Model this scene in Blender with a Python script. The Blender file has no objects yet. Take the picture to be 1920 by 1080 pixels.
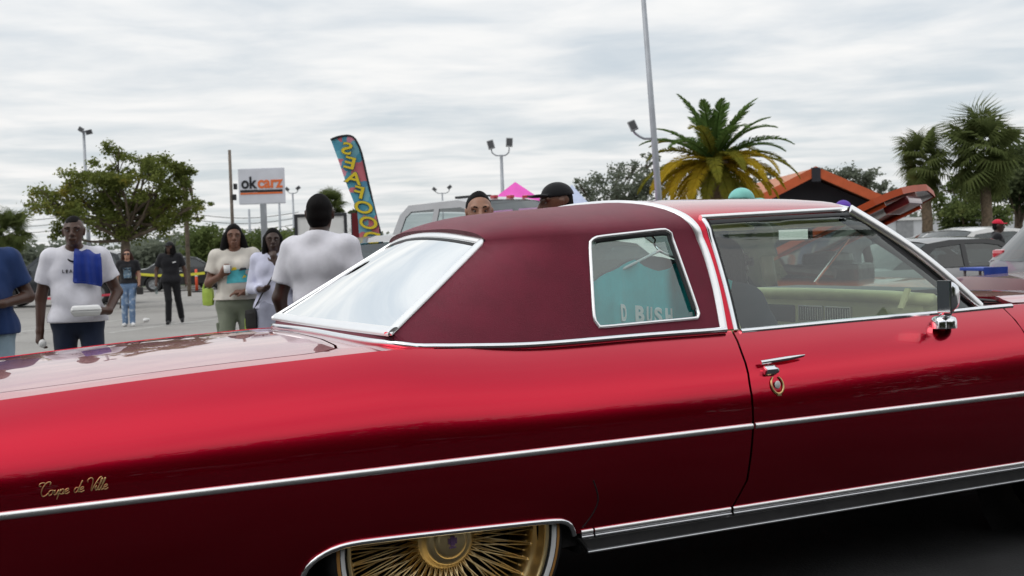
import bpy, bmesh, math, random
import numpy as np
from mathutils import Vector, Matrix, Euler
from mathutils.geometry import delaunay_2d_cdt
random.seed(7); rng = np.random.default_rng(11)
S = bpy.context.scene
COL = S.collection
# ------------------------------------------------------------------ camera
CAMH = 1.4419; FOC = 2276.6; PIT = -.0341; ROL = .0336
cd = bpy.data.cameras.new('camera'); cam = bpy.data.objects.new('camera', cd); COL.objects.link(cam)
cd.sensor_width = 36; cd.lens = 36 * FOC / 1920; cd.clip_start = .05; cd.clip_end = 6000
_fw = Vector((0, math.cos(PIT), math.sin(PIT))); _up = Vector((0, -math.sin(PIT), math.cos(PIT))); _rt = Vector((1, 0, 0))
_r2 = _rt * math.cos(ROL) + _up * -math.sin(ROL); _u2 = _up * math.cos(ROL) + _rt * math.sin(ROL)
cam.matrix_world = Matrix(((_r2.x, _u2.x, -_fw.x, 0), (_r2.y, _u2.y, -_fw.y, 0), (_r2.z, _u2.z, -_fw.z, CAMH), (0, 0, 0, 1)))
cd.dof.use_dof = True; cd.dof.focus_distance = 4.6; cd.dof.aperture_fstop = 7.0
S.camera = cam
# ------------------------------------------------------------------ sky
SUN_EL, SUN_ROT = math.radians(52), math.radians(250)
W = bpy.data.worlds.new('World'); S.world = W; W.use_nodes = True
def build_world():
    nt = W.node_tree; N = nt.nodes; L = nt.links; N.clear()
    out = N.new('ShaderNodeOutputWorld'); bg = N.new('ShaderNodeBackground'); bg.inputs[1].default_value = .1
    sky = N.new('ShaderNodeTexSky'); sky.sky_type = 'NISHITA'; sky.sun_disc = False
    sky.sun_elevation = SUN_EL; sky.sun_rotation = SUN_ROT
    tc = N.new('ShaderNodeTexCoord'); sx = N.new('ShaderNodeSeparateXYZ'); L.new(tc.outputs['Generated'], sx.inputs[0])
    def m(op, a, b=None, c=None):
        n = N.new('ShaderNodeMath'); n.operation = op
        for i, v in enumerate((a, b, c)):
            if v is None: continue
            if isinstance(v, (int, float)): n.inputs[i].default_value = v
            else: L.new(v, n.inputs[i])
        return n.outputs[0]
    z = m('ADD', m('MAXIMUM', sx.outputs[2], 0.0), .045)
    cx = N.new('ShaderNodeCombineXYZ'); L.new(m('DIVIDE', sx.outputs[0], z), cx.inputs[0]); L.new(m('DIVIDE', sx.outputs[1], z), cx.inputs[1])
    def noise(sc, rot, scale, detail, dist, rough=.55):
        mp = N.new('ShaderNodeMapping'); mp.inputs['Scale'].default_value = sc; mp.inputs['Rotation'].default_value = (0, 0, rot)
        L.new(cx.outputs[0], mp.inputs[0]); n = N.new('ShaderNodeTexNoise'); n.inputs['Scale'].default_value = scale
        n.inputs['Detail'].default_value = detail; n.inputs['Distortion'].default_value = dist; n.inputs['Roughness'].default_value = rough
        L.new(mp.outputs[0], n.inputs[0]); return n.outputs[0]
    a = noise((1.1, 1.15, 1), .12, .95, 6, .4, .5); b = noise((.5, .9, 1), -.1, .34, 4, .3); c = noise((1.1, 1.2, 1), .3, 2.6, 5, .4)
    mix = m('ADD', m('ADD', m('MULTIPLY', a, .55), m('MULTIPLY', b, .3)), m('MULTIPLY', c, .15))
    cr = N.new('ShaderNodeValToRGB'); L.new(mix, cr.inputs[0])
    e = cr.color_ramp; e.elements[0].position = .33; e.elements[0].color = (0, 0, 0, 1); e.elements[1].position = .64; e.elements[1].color = (1, 1, 1, 1)
    e.interpolation = 'EASE'
    thin = N.new('ShaderNodeMix'); thin.data_type = 'RGBA'; thin.inputs[0].default_value = .8
    L.new(sky.outputs[0], thin.inputs[6]); thin.inputs[7].default_value = (6.05, 6.55, 6.95, 1)
    cl = N.new('ShaderNodeMix'); cl.data_type = 'RGBA'; L.new(cr.outputs[0], cl.inputs[0])
    L.new(thin.outputs[2], cl.inputs[6]); cl.inputs[7].default_value = (8.75, 8.7, 8.6, 1)
    # an overcast sky is brighter overhead than at the horizon
    g = m('ADD', m('MULTIPLY', m('MAXIMUM', sx.outputs[2], 0.0), .45), .99)
    gm = N.new('ShaderNodeVectorMath'); gm.operation = 'SCALE'; L.new(cl.outputs[2], gm.inputs[0]); L.new(g, gm.inputs['Scale'])
    L.new(gm.outputs[0], bg.inputs[0]); L.new(bg.outputs[0], out.inputs[0])
build_world()
sl = bpy.data.lights.new('sun', 'SUN'); sl.energy = .7; sl.angle = math.radians(40); sl.color = (1, .96, .9)
so = bpy.data.objects.new('sun', sl); COL.objects.link(so)
_sd = Vector((math.sin(SUN_ROT) * math.cos(SUN_EL), math.cos(SUN_ROT) * math.cos(SUN_EL), math.sin(SUN_EL)))
so.rotation_euler = (-_sd).to_track_quat('-Z', 'Y').to_euler(); so.location = (0, -5, 30)
S.view_settings.view_transform = 'Standard'; S.view_settings.look = 'None'; S.view_settings.gamma = 1; S.view_settings.exposure = .08
S.view_settings.use_curve_mapping = False
S.render.engine = 'CYCLES'; S.cycles.max_bounces = 10; S.cycles.transparent_max_bounces = 24; S.cycles.caustics_reflective = False; S.cycles.caustics_refractive = False
# ------------------------------------------------------------------ measuring: where a picture point lies in the place
def ray(px, py):
    a, b = px - 960, py - 540; c, s = math.cos(ROL), math.sin(ROL)
    u, v = a * c - b * s, a * s + b * c
    xc, zc = u / FOC, -v / FOC
    return Vector((xc, math.cos(PIT) - zc * math.sin(PIT), math.sin(PIT) + zc * math.cos(PIT)))
def at(px, py, Y):
    r = ray(px, py); return Vector((0, 0, CAMH)) + r * (Y / r.y)
def gx(px, Y):                       # x of the picture column px at depth Y, near eye level
    return at(px, 470, Y).x
# ------------------------------------------------------------------ materials
M = {}
def srgb(r, g, b):
    f = lambda c: c / 12.92 if c <= .04045 else ((c + .055) / 1.055) ** 2.4
    return (f(r / 255), f(g / 255), f(b / 255))
def mat(name, col, rough=.6, metal=0, var=.12, vscale=6, bump=0, bscale=60, coat=0, spec=.5, sheen=0, tint=None, trans=0, coatr=.02, patch=None):
    """procedural principled material: base colour broken up by noise, optional fine relief"""
    m = bpy.data.materials.new(name); m.use_nodes = True; nt = m.node_tree; N = nt.nodes; L = nt.links
    p = N['Principled BSDF']; p.inputs['Roughness'].default_value = rough; p.inputs['Metallic'].default_value = metal
    p.inputs['Specular IOR Level'].default_value = spec
    p.inputs['Coat Weight'].default_value = coat; p.inputs['Coat IOR'].default_value = 1.38; p.inputs['Coat Roughness'].default_value = coatr
    if sheen: p.inputs['Sheen Weight'].default_value = sheen; p.inputs['Sheen Roughness'].default_value = .5
    if trans: p.inputs['Subsurface Weight'].default_value = trans; p.inputs['Subsurface Radius'].default_value = (.02, .008, .004); p.inputs['Subsurface Scale'].default_value = .3
    tc = N.new('ShaderNodeTexCoord')
    n1 = N.new('ShaderNodeTexNoise'); n1.inputs['Scale'].default_value = vscale; n1.inputs['Detail'].default_value = 5; L.new(tc.outputs['Object'], n1.inputs[0])
    mx = N.new('ShaderNodeMix'); mx.data_type = 'RGBA'
    cr = N.new('ShaderNodeMapRange'); cr.inputs[1].default_value = .3; cr.inputs[2].default_value = .7; L.new(n1.outputs[0], cr.inputs[0]); L.new(cr.outputs[0], mx.inputs[0])
    t = tint or col
    mx.inputs[6].default_value = (*[c * (1 - var) for c in col], 1); mx.inputs[7].default_value = (*[min(1, c * (1 + var)) for c in t], 1)
    last = mx.outputs[2]
    if patch:
        n3 = N.new('ShaderNodeTexNoise'); n3.inputs['Scale'].default_value = patch[1]; n3.inputs['Detail'].default_value = 4; L.new(tc.outputs['Object'], n3.inputs[0])
        r3 = N.new('ShaderNodeMapRange'); r3.inputs[1].default_value = patch[2]; r3.inputs[2].default_value = patch[2] + .1; L.new(n3.outputs[0], r3.inputs[0])
        m3 = N.new('ShaderNodeMix'); m3.data_type = 'RGBA'; L.new(r3.outputs[0], m3.inputs[0]); L.new(last, m3.inputs[6]); m3.inputs[7].default_value = (*patch[0], 1); last = m3.outputs[2]
    L.new(last, p.inputs['Base Color'])
    if bump:
        n2 = N.new('ShaderNodeTexNoise'); n2.inputs['Scale'].default_value = bscale; n2.inputs['Detail'].default_value = 4; L.new(tc.outputs['Object'], n2.inputs[0])
        b = N.new('ShaderNodeBump'); b.inputs['Strength'].default_value = bump; b.inputs['Distance'].default_value = .01; L.new(n2.outputs[0], b.inputs['Height']); L.new(b.outputs[0], p.inputs['Normal'])
    M[name] = m; return m
def glass(name, tint, refl=1.0, rough=.0, base=.04):
    """thin automotive glass: tinted see-through plus mirror reflection that grows at grazing angles"""
    m = bpy.data.materials.new(name); m.use_nodes = True; nt = m.node_tree; N = nt.nodes; L = nt.links; N.clear()
    o = N.new('ShaderNodeOutputMaterial'); tr = N.new('ShaderNodeBsdfTransparent'); tr.inputs[0].default_value = (*tint, 1)
    g = N.new('ShaderNodeBsdfGlossy'); g.inputs['Roughness'].default_value = rough; g.inputs[0].default_value = (.95, .97, .97, 1)
    fr = N.new('ShaderNodeLayerWeight'); fr.inputs[0].default_value = .5
    pw = N.new('ShaderNodeMath'); pw.operation = 'POWER'; L.new(fr.outputs['Facing'], pw.inputs[0]); pw.inputs[1].default_value = 4
    ma = N.new('ShaderNodeMath'); ma.operation = 'MULTIPLY_ADD'; L.new(pw.outputs[0], ma.inputs[0]); ma.inputs[1].default_value = .8 * refl; ma.inputs[2].default_value = base
    ma.use_clamp = True
    tc = N.new('ShaderNodeTexCoord'); n = N.new('ShaderNodeTexNoise'); n.inputs['Scale'].default_value = 3; L.new(tc.outputs['Object'], n.inputs[0])
    b = N.new('ShaderNodeBump'); b.inputs['Strength'].default_value = .02; b.inputs['Distance'].default_value = .02; L.new(n.outputs[0], b.inputs['Height']); L.new(b.outputs[0], g.inputs['Normal'])
    mx = N.new('ShaderNodeMixShader'); L.new(ma.outputs[0], mx.inputs[0]); L.new(tr.outputs[0], mx.inputs[1]); L.new(g.outputs[0], mx.inputs[2]); L.new(mx.outputs[0], o.inputs[0])
    M[name] = m; return m
def leafmat(name, c1, c2, c3=None, scale=.8, trans=.35):
    m = bpy.data.materials.new(name); m.use_nodes = True; nt = m.node_tree; N = nt.nodes; L = nt.links; N.clear()
    o = N.new('ShaderNodeOutputMaterial'); d = N.new('ShaderNodeBsdfDiffuse'); t = N.new('ShaderNodeBsdfTranslucent'); mx = N.new('ShaderNodeMixShader'); mx.inputs[0].default_value = trans
    tc = N.new('ShaderNodeTexCoord'); n = N.new('ShaderNodeTexNoise'); n.inputs['Scale'].default_value = scale; n.inputs['Detail'].default_value = 6; n.inputs['Roughness'].default_value = .7; L.new(tc.outputs['Object'], n.inputs[0])
    r = N.new('ShaderNodeValToRGB'); L.new(n.outputs[0], r.inputs[0]); e = r.color_ramp
    e.elements[0].position = .35; e.elements[0].color = (*c1, 1); e.elements[1].position = .58; e.elements[1].color = (*c2, 1)
    if c3: k = e.elements.new(.72); k.color = (*c3, 1)
    L.new(r.outputs[0], d.inputs[0]); L.new(r.outputs[0], t.inputs[0]); L.new(d.outputs[0], mx.inputs[1]); L.new(t.outputs[0], mx.inputs[2]); L.new(mx.outputs[0], o.inputs[0])
    M[name] = m; return m
mat('candy_red', (.56, .003, .028), rough=.25, metal=1.0, var=.03, vscale=1.5, coat=1.0, coatr=.012, bump=.0012, bscale=160)
mat('vinyl', (.17, .006, .028), rough=.6, var=.12, vscale=9, bump=.35, bscale=420, spec=.25, sheen=.25)
mat('chrome', (.86, .87, .89), rough=.11, metal=1, var=.03, vscale=14)
mat('bright_trim', (.97, .97, .97), rough=.34, metal=1, var=.02, vscale=14)
mat('brushed_trim', (.62, .63, .65), rough=.3, metal=1, var=.06, vscale=20)
mat('gold', (.95, .74, .40), rough=.36, metal=1, var=.06, vscale=15)
mat('rubber', (.012, .012, .013), rough=.62, var=.2, vscale=20, bump=.1, bscale=150)
mat('black_seal', (.01, .01, .011), rough=.5, var=.2, vscale=20)
mat('undercoat', (.012, .011, .011), rough=.85, var=.3, vscale=8, bump=.3, bscale=40)
mat('white_wall', (.72, .72, .72), rough=.5, var=.05, vscale=20)
mat('mustard_stripe', (.42, .2, .05), rough=.5, var=.1)
mat('cream_vinyl', (.74, .70, .40), rough=.45, var=.08, vscale=8, bump=.15, bscale=200)
mat('headliner', (.42, .44, .38), rough=.85, var=.08, vscale=12, bump=.1, bscale=300)
mat('dark_plastic', (.025, .026, .03), rough=.45, var=.2, vscale=20)
glass('door_glass', (.84, .94, .87), refl=.55, base=.11)
glass('quarter_glass', (.84, .98, .96), refl=.5, base=.12)
glass('mirror_film', (.25, .28, .28), refl=.5, base=.92, rough=.015)
glass('windscreen', (.62, .75, .70), refl=.7, base=.04)
glass('car_glass', (.18, .22, .22), refl=.8, base=.10)
glass('clear_glass', (.6, .66, .66), refl=.8, base=.12)
for nm, c, mt in (('silver_paint', (.36, .36, .37), .5), ('grey_paint', (.10, .10, .11), .5), ('black_paint', (.012, .013, .015), .1), ('white_paint', (.74, .74, .73), 0),
                  ('orange_paint', (.62, .12, .025), .25), ('maroon_paint', (.16, .02, .025), .4), ('dark_grey_paint', (.035, .04, .045), .4), ('light_silver', (.58, .59, .60), .45)):
    mat(nm, c, rough=.32, metal=mt, var=.06, vscale=2, coat=.8)
mat('hood_orange', (.55, .085, .02), rough=.5, var=.15, vscale=3)
mat('tail_red', (.55, .012, .03), rough=.2, var=.1, coat=1)
mat('lamp_clear', (.7, .7, .68), rough=.12, var=.05, coat=1)
mat('steel_grey', (.30, .31, .32), rough=.5, metal=.4, var=.15, vscale=5)
mat('galvanised', (.36, .38, .41), rough=.5, metal=.45, var=.15, vscale=3)
mat('wood_pole', (.17, .14, .115), rough=.9, var=.3, vscale=5, bump=.4, bscale=30)
mat('bark', (.11, .085, .06), rough=.95, var=.35, vscale=7, bump=.8, bscale=18)
mat('palm_bark', (.16, .12, .08), rough=.95, var=.4, vscale=14, bump=1, bscale=12)
for nm, c in (('skin_dark', (.075, .034, .021)), ('skin_deep', (.05, .023, .015)), ('skin_brown', (.17, .075, .045)), ('skin_tan', (.36, .18, .115)), ('skin_light', (.46, .25, .17))):
    mat(nm, c, rough=.42, var=.1, vscale=12, trans=.1, spec=.5)
for nm, c in (('white_tee', (.78, .77, .83)), ('navy_tee', (.02, .047, .15)), ('black_tee', (.013, .013, .016)), ('tan_tee', (.64, .60, .54)), ('lilac_top', (.62, .63, .78)), ('grey_skirt', (.33, .34, .43)),
              ('sage_cargo', (.20, .22, .165)), ('indigo_jeans', (.016, .024, .05)), ('blue_jeans', (.13, .21, .36)), ('light_jeans', (.26, .35, .42)), ('black_cloth', (.011, .011, .013)),
              ('teal_cloth', (.05, .56, .60)), ('blue_towel', (.012, .036, .25)), ('pink_top', (.5, .12, .2)), ('grey_top', (.2, .2, .22)), ('purple_cloth', (.13, .06, .42)), ('red_cloth', (.6, .02, .05)), ('mint_cloth', (.25, .62, .56))):
    mat(nm, c, rough=.88, var=.12, vscale=9, bump=.25, bscale=260, sheen=.15, spec=.25)
mat('washed_jeans', (.14, .22, .36), rough=.9, var=.25, vscale=6, bump=.3, bscale=260, patch=((.42, .50, .60), 9, .55))
mat('hair_black', (.006, .005, .005), rough=.7, var=.3, vscale=40, bump=.25, bscale=120, spec=.12)
mat('hair_auburn', (.035, .012, .008), rough=.6, var=.3, vscale=40, bump=.3, bscale=120, spec=.2)
mat('white_shoe', (.76, .76, .75), rough=.6, var=.06)
mat('foam', (.80, .80, .79), rough=.7, var=.04, vscale=20, bump=.1, bscale=150)
mat('lime_leather', (.46, .62, .10), rough=.5, var=.1)
mat('dark_leather', (.02, .018, .018), rough=.5, var=.2)
mat('eye_white', (.38, .35, .33), rough=.25, var=.03)
mat('lip', (.16, .06, .05), rough=.45, var=.1)
mat('sign_white', (.66, .68, .74), rough=.45, var=.05, vscale=3)
mat('sign_black', (.015, .016, .02), rough=.5, var=.1)
mat('sign_orange', (.78, .17, .04), rough=.5, var=.06)
mat('flag_yellow', (.80, .62, .03), rough=.7, var=.05)
mat('flag_ink', (.06, .14, .22), rough=.7, var=.05)
mat('pink_canvas', (.78, .10, .50), rough=.7, var=.08)
mat('blue_canvas', (.035, .13, .38), rough=.7, var=.1)
mat('sky_canvas', (.55, .62, .82), rough=.7, var=.1)
mat('roof_orange', (.56, .105, .03), rough=.6, var=.15, vscale=3)
mat('roof_top', (.50, .20, .11), rough=.7, var=.15, vscale=2)
mat('charcoal_wall', (.018, .019, .026), rough=.7, var=.2, vscale=2)
mat('white_stucco', (.58, .60, .62), rough=.9, var=.08, vscale=1)
mat('cone_orange', (.75, .09, .03), rough=.5, var=.08)
mat('tape_yellow', (.72, .68, .06), rough=.5, var=.08)
mat('tape_red', (.7, .06, .1), rough=.5, var=.08)
mat('marker_blue', (.02, .07, .40), rough=.5, var=.08)
mat('engine_metal', (.20, .19, .18), rough=.4, metal=.7, var=.3, vscale=10)
mat('litter', (.75, .75, .74), rough=.8, var=.05)
mat('wire', (.02, .02, .02), rough=.6)
mat('print_teal', (.10, .52, .58), rough=.8, var=.12, vscale=20)
mat('print_blue', (.12, .2, .28), rough=.8, var=.5, vscale=22, patch=((.35, .4, .42), 26, .52))
mat('print_white', (.88, .88, .88), rough=.8, var=.04)
mat('gold_script', (.60, .42, .20), rough=.3, metal=.9, var=.05)
leafmat('oak_leaf', (.10, .13, .038), (.22, .25, .07), (.40, .31, .055), .9, .6)
leafmat('far_leaf', (.06, .08, .04), (.115, .14, .068), (.17, .19, .10), .5, .45)
leafmat('hedge_leaf', (.075, .11, .04), (.16, .20, .07), (.24, .26, .09), .9, .45)
leafmat('haze_toned_leaf', (.13, .15, .115), (.20, .225, .17), (.26, .28, .21), .7, .5)  # far haze is put into these paler, greyer leaf colours
leafmat('date_green', (.06, .115, .03), (.12, .19, .05), None, .9, .4)
leafmat('date_yellow', (.28, .22, .02), (.48, .33, .03), (.24, .21, .03), .9, .4)
leafmat('date_olive', (.11, .13, .022), (.22, .20, .03), None, .9, .35)
leafmat('sabal_leaf', (.075, .10, .035), (.14, .17, .06), (.22, .22, .09), .9, .45)
leafmat('sabal_dead', (.16, .13, .08), (.24, .20, .12), None, .9, .3)
# ------------------------------------------------------------------ object helpers
def obj(name, me, m=None, parent=None, **kw):
    o = bpy.data.objects.new(name, me); COL.objects.link(o)
    if m is not None and me is not None and len(me.materials) == 0: me.materials.append(M[m] if isinstance(m, str) else m)
    if parent is not None: o.parent = parent
    for k, v in kw.items(): o[k] = v
    return o
def thing(name, label, cat, loc=(0, 0, 0), rz=0, group=None):
    o = bpy.data.objects.new(name, None); COL.objects.link(o); o.location = loc; o.rotation_euler = (0, 0, rz); o.empty_display_size = .1
    o['label'] = label; o['category'] = cat
    if group: o['group'] = group
    return o
def tag(o, label, cat, group=None):
    o['label'] = label; o['category'] = cat
    if group: o['group'] = group
    return o
def struct(o): o['kind'] = 'structure'; return o
def mesh(V, F, smooth=False, normals=None):
    me = bpy.data.meshes.new('m'); me.from_pydata([tuple(v) for v in V], [], [tuple(int(i) for i in f) for f in F])
    if smooth or normals is not None: me.polygons.foreach_set('use_smooth', [True] * len(me.polygons))
    if normals is not None: me.normals_split_custom_set_from_vertices([tuple(n) for n in normals])
    me.update(); return me
class MB:
    """collects boxes, tubes and lathes into one mesh"""
    def __init__(s): s.V = []; s.F = []
    def add(s, V, F): b = len(s.V); s.V += [tuple(v) for v in V]; s.F += [tuple(i + b for i in f) for f in F]; return s
    def box(s, c, d, rot=None, bev=.0):
        x, y, z = [k / 2 for k in d]
        if bev <= 0:
            V = [Vector((a * x, b * y, e * z)) for a in (-1, 1) for b in (-1, 1) for e in (-1, 1)]
            F = [(0, 1, 3, 2), (4, 6, 7, 5), (0, 4, 5, 1), (2, 3, 7, 6), (0, 2, 6, 4), (1, 5, 7, 3)]
        else:
            bm = bmesh.new(); bmesh.ops.create_cube(bm, size=1)
            for v in bm.verts: v.co = Vector((v.co.x * d[0], v.co.y * d[1], v.co.z * d[2]))
            bmesh.ops.bevel(bm, geom=bm.edges[:], offset=bev, segments=2, affect='EDGES', profile=.7)
            bm.verts.index_update(); V = [v.co.copy() for v in bm.verts]; F = [[v.index for v in f.verts] for f in bm.faces]; bm.free()
        R = Euler(rot).to_matrix() if rot is not None else Matrix.Identity(3)
        return s.add([R @ v + Vector(c) for v in V], F)
    def tube(s, pts, rad, n=8, cap=True):
        pts = [Vector(p) for p in pts]; rad = rad if hasattr(rad, '__len__') else [rad] * len(pts)
        V = []; F = []; prev = None
        for i, p in enumerate(pts):
            t = (pts[min(i + 1, len(pts) - 1)] - pts[max(i - 1, 0)]).normalized()
            if prev is None: u = t.orthogonal().normalized()
            else: u = (prev - t * prev.dot(t)).normalized()
            prev = u; w = t.cross(u)
            V += [p + (u * math.cos(2 * math.pi * k / n) + w * math.sin(2 * math.pi * k / n)) * rad[i] for k in range(n)]
        for i in range(len(pts) - 1):
            for k in range(n): F.append((i * n + k, i * n + (k + 1) % n, (i + 1) * n + (k + 1) % n, (i + 1) * n + k))
        if cap: F.append(tuple(range(n))[::-1]); F.append(tuple(range((len(pts) - 1) * n, len(pts) * n)))
        return s.add(V, F)
    def lathe(s, prof, n=24, axis='z', c=(0, 0, 0), a0=0, a1=2 * math.pi):
        V = []; F = []; full = abs(a1 - a0 - 2 * math.pi) < 1e-6; k = n if full else n + 1
        for r, h in prof:
            for j in range(k):
                a = a0 + (a1 - a0) * j / n; x, y = r * math.cos(a), r * math.sin(a)
                V.append({'z': (x, y, h), 'y': (x, h, y), 'x': (h, x, y)}[axis])
        for i in range(len(prof) - 1):
            for j in range(n): F.append((i * k + j, i * k + (j + 1) % k, (i + 1) * k + (j + 1) % k, (i + 1) * k + j))
        return s.add([Vector(v) + Vector(c) for v in V], F)
    def ell(s, c, r, n=12, m=8, rot=None):
        prof = []
        V = []; F = []
        R = Euler(rot).to_matrix() if rot is not None else Matrix.Identity(3)
        for i in range(m + 1):
            p = math.pi * i / m
            for j in range(n):
                a = 2 * math.pi * j / n; V.append(R @ Vector((r[0] * math.sin(p) * math.cos(a), r[1] * math.sin(p) * math.sin(a), -r[2] * math.cos(p))) + Vector(c))
        for i in range(m):
            for j in range(n): F.append((i * n + j, i * n + (j + 1) % n, (i + 1) * n + (j + 1) % n, (i + 1) * n + j))
        return s.add(V, F)
    def prism(s, poly, y0, y1):
        """polygon in x,z pushed from y0 to y1"""
        n = len(poly); V = [(x, y0, z) for x, z in poly] + [(x, y1, z) for x, z in poly]
        return s.add(V, [tuple(range(n)), tuple(range(2 * n - 1, n - 1, -1))] + [(i, i + n, (i + 1) % n + n, (i + 1) % n) for i in range(n)])
    def mesh(s, smooth=False): return mesh(s.V, s.F, smooth)
    def build(s, name, m, parent=None, smooth=False, bevel=0, auto=None, **kw):
        me = s.mesh(smooth or auto is not None)
        bm = bmesh.new(); bm.from_mesh(me); bmesh.ops.remove_doubles(bm, verts=bm.verts, dist=1e-6); bmesh.ops.recalc_face_normals(bm, faces=bm.faces); bm.to_mesh(me); bm.free()
        if auto is not None: me.set_sharp_from_angle(angle=math.radians(auto))
        o = obj(name, me, m, parent, **kw)
        if bevel:
            b = o.modifiers.new('b', 'BEVEL'); b.width = bevel; b.segments = 2; b.limit_method = 'ANGLE'
        return o
def cr(pts, x):
    """smooth curve through (x, y) knots"""
    xs = [p[0] for p in pts]; ys = [p[1] for p in pts]; n = len(xs)
    if x <= xs[0]: return ys[0]
    if x >= xs[-1]: return ys[-1]
    i = max(k for k in range(n - 1) if xs[k] <= x)
    def sl(k):
        if k == 0: return (ys[1] - ys[0]) / (xs[1] - xs[0])
        if k == n - 1: return (ys[-1] - ys[-2]) / (xs[-1] - xs[-2])
        return (ys[k + 1] - ys[k - 1]) / (xs[k + 1] - xs[k - 1])
    h = xs[i + 1] - xs[i]; u = (x - xs[i]) / h
    return (2 * u**3 - 3 * u**2 + 1) * ys[i] + (u**3 - 2 * u**2 + u) * h * sl(i) + (-2 * u**3 + 3 * u**2) * ys[i + 1] + (u**3 - u**2) * h * sl(i + 1)
def spline(pts, step=.03, closed=False):
    """Catmull-Rom polyline through points"""
    P = [Vector(p) for p in pts]; n = len(P); out = []
    for i in range(n if closed else n - 1):
        a, b, c, d = (P[(i - 1) % n], P[i], P[(i + 1) % n], P[(i + 2) % n]) if closed else (P[max(i - 1, 0)], P[i], P[i + 1], P[min(i + 2, n - 1)])
        k = max(2, int((c - b).length / step))
        for j in range(k):
            u = j / k; out.append(.5 * ((2 * b) + (c - a) * u + (2 * a - 5 * b + 4 * c - d) * u * u + (3 * b - a - 3 * c + d) * u**3))
    if not closed: out.append(P[-1])
    return out
def dens(poly, step):
    out = []; n = len(poly)
    for i in range(n):
        a = Vector(poly[i]); b = Vector(poly[(i + 1) % n]); k = max(1, int(math.ceil((b - a).length / step)))
        out += [a + (b - a) * (j / k) for j in range(k)]
    return out
def inside(P, poly):
    """points (n,2) in polygon"""
    x, y = P[:, 0], P[:, 1]; r = np.zeros(len(P), bool); q = np.array([(p[0], p[1]) for p in poly]); n = len(q); j = n - 1
    for i in range(n):
        xi, yi = q[i]; xj, yj = q[j]
        with np.errstate(divide='ignore', invalid='ignore'):
            c = ((yi > y) != (yj > y)) & (x < (xj - xi) * (y - yi) / (yj - yi) + xi)
        r ^= c; j = i
    return r
def sheet(name, outer, fmap, out, m, parent=None, holes=(), step=.05, flange=.012, **kw):
    """panel cut to an outline in a 2-D domain, with holes, laid on the curved surface fmap(u, v), with turned-in edges; out(P) gives the outer side"""
    loops = [dens(outer, step)] + [dens(h, step) for h in holes]
    V2 = []; E = []
    for lp in loops:
        b = len(V2); V2 += [Vector((p[0], p[1])) for p in lp]; E += [(b + i, b + (i + 1) % len(lp)) for i in range(len(lp))]
    B = np.array([(p.x, p.y) for p in V2]); lo, hi = B.min(0), B.max(0)
    gxs = np.arange(lo[0] + step / 2, hi[0], step); gys = np.arange(lo[1] + step / 2, hi[1], step)
    if len(gxs) and len(gys):
        G = np.array(np.meshgrid(gxs, gys)).reshape(2, -1).T
        ok = inside(G, loops[0])
        for h in loops[1:]: ok &= ~inside(G, h)
        G = G[ok]
        if len(G):
            dm = np.full(len(G), 9.)
            for i in range(0, len(B), 200): dm = np.minimum(dm, np.sqrt(((G[:, None] - B[None, i:i + 200])**2).sum(2)).min(1))
            V2 += [Vector((a, b)) for a, b in G[dm > step * .45]]
    r = delaunay_2d_cdt(V2, E, [], 0, 1e-7); ov = r[0]; T = np.array([f for f in r[2] if len(f) == 3])
    P2 = np.array([(p.x, p.y) for p in ov]); ce = P2[T].mean(1); ok = inside(ce, loops[0])
    for h in loops[1:]: ok &= ~inside(ce, h)
    T = T[ok]
    P3 = [Vector(fmap(u, v)) for u, v in P2]; e = 1e-3; NN = []
    for (u, v), p in zip(P2, P3):
        a = Vector(fmap(u + e, v)) - Vector(fmap(u - e, v)); b = Vector(fmap(u, v + e)) - Vector(fmap(u, v - e)); n = a.cross(b)
        n = n.normalized() if n.length > 1e-12 else Vector((0, 0, 1))
        if n.dot(Vector(out(p)) if callable(out) else Vector(out)) < 0: n = -n
        NN.append(n)
    F = []
    for a, b, c in T:
        g = (P3[b] - P3[a]).cross(P3[c] - P3[a])
        F.append((a, b, c) if g.dot(NN[a]) > 0 else (a, c, b))
    V = list(P3); N2 = list(NN)
    if flange:
        cnt = {}
        for f in F:
            for i in range(3):
                k = (f[i], f[(i + 1) % 3]); cnt[k] = cnt.get(k, 0) + 1
        for (a, b) in list(cnt):
            if (b, a) in cnt: continue
            t = (P3[b] - P3[a]); o_ = t.cross(NN[a])
            if o_.length < 1e-9: continue
            o_.normalize(); i = len(V)
            V += [P3[a], P3[b], P3[b] - NN[b] * flange, P3[a] - NN[a] * flange]
            N2 += [o_] * 4
            F.append((i + 1, i, i + 3, i + 2))
    me = mesh(V, F, True, N2)
    return obj(name, me, m, parent, **kw)
def strip(name, pts, nrm, w, h, m, parent=None, seg=8, power=.7, **kw):
    """half-round moulding laid along points on a surface"""
    V = []; F = []; k = seg + 1; n = len(pts)
    for i, p in enumerate(pts):
        t = (pts[min(i + 1, n - 1)] - pts[max(i - 1, 0)]).normalized(); N = nrm[i] if isinstance(nrm, list) else nrm
        N = (N - t * N.dot(t)).normalized(); b = t.cross(N)
        ww = w[i] if hasattr(w, '__len__') else w
        for j in range(k):
            a = math.pi * j / seg; V.append(p + b * math.cos(a) * ww / 2 + N * (math.sin(a) ** power * h - .002))
    for i in range(n - 1):
        for j in range(seg): F.append((i * k + j, i * k + j + 1, (i + 1) * k + j + 1, (i + 1) * k + j))
    F.append(tuple(range(k))); F.append(tuple(range((n - 1) * k, n * k))[::-1])
    bm = bmesh.new(); me = mesh(V, F, True); bm.from_mesh(me); bmesh.ops.recalc_face_normals(bm, faces=bm.faces); bm.to_mesh(me); bm.free(); me.set_sharp_from_angle(angle=math.radians(60))
    return obj(name, me, m, parent, **kw)
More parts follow.
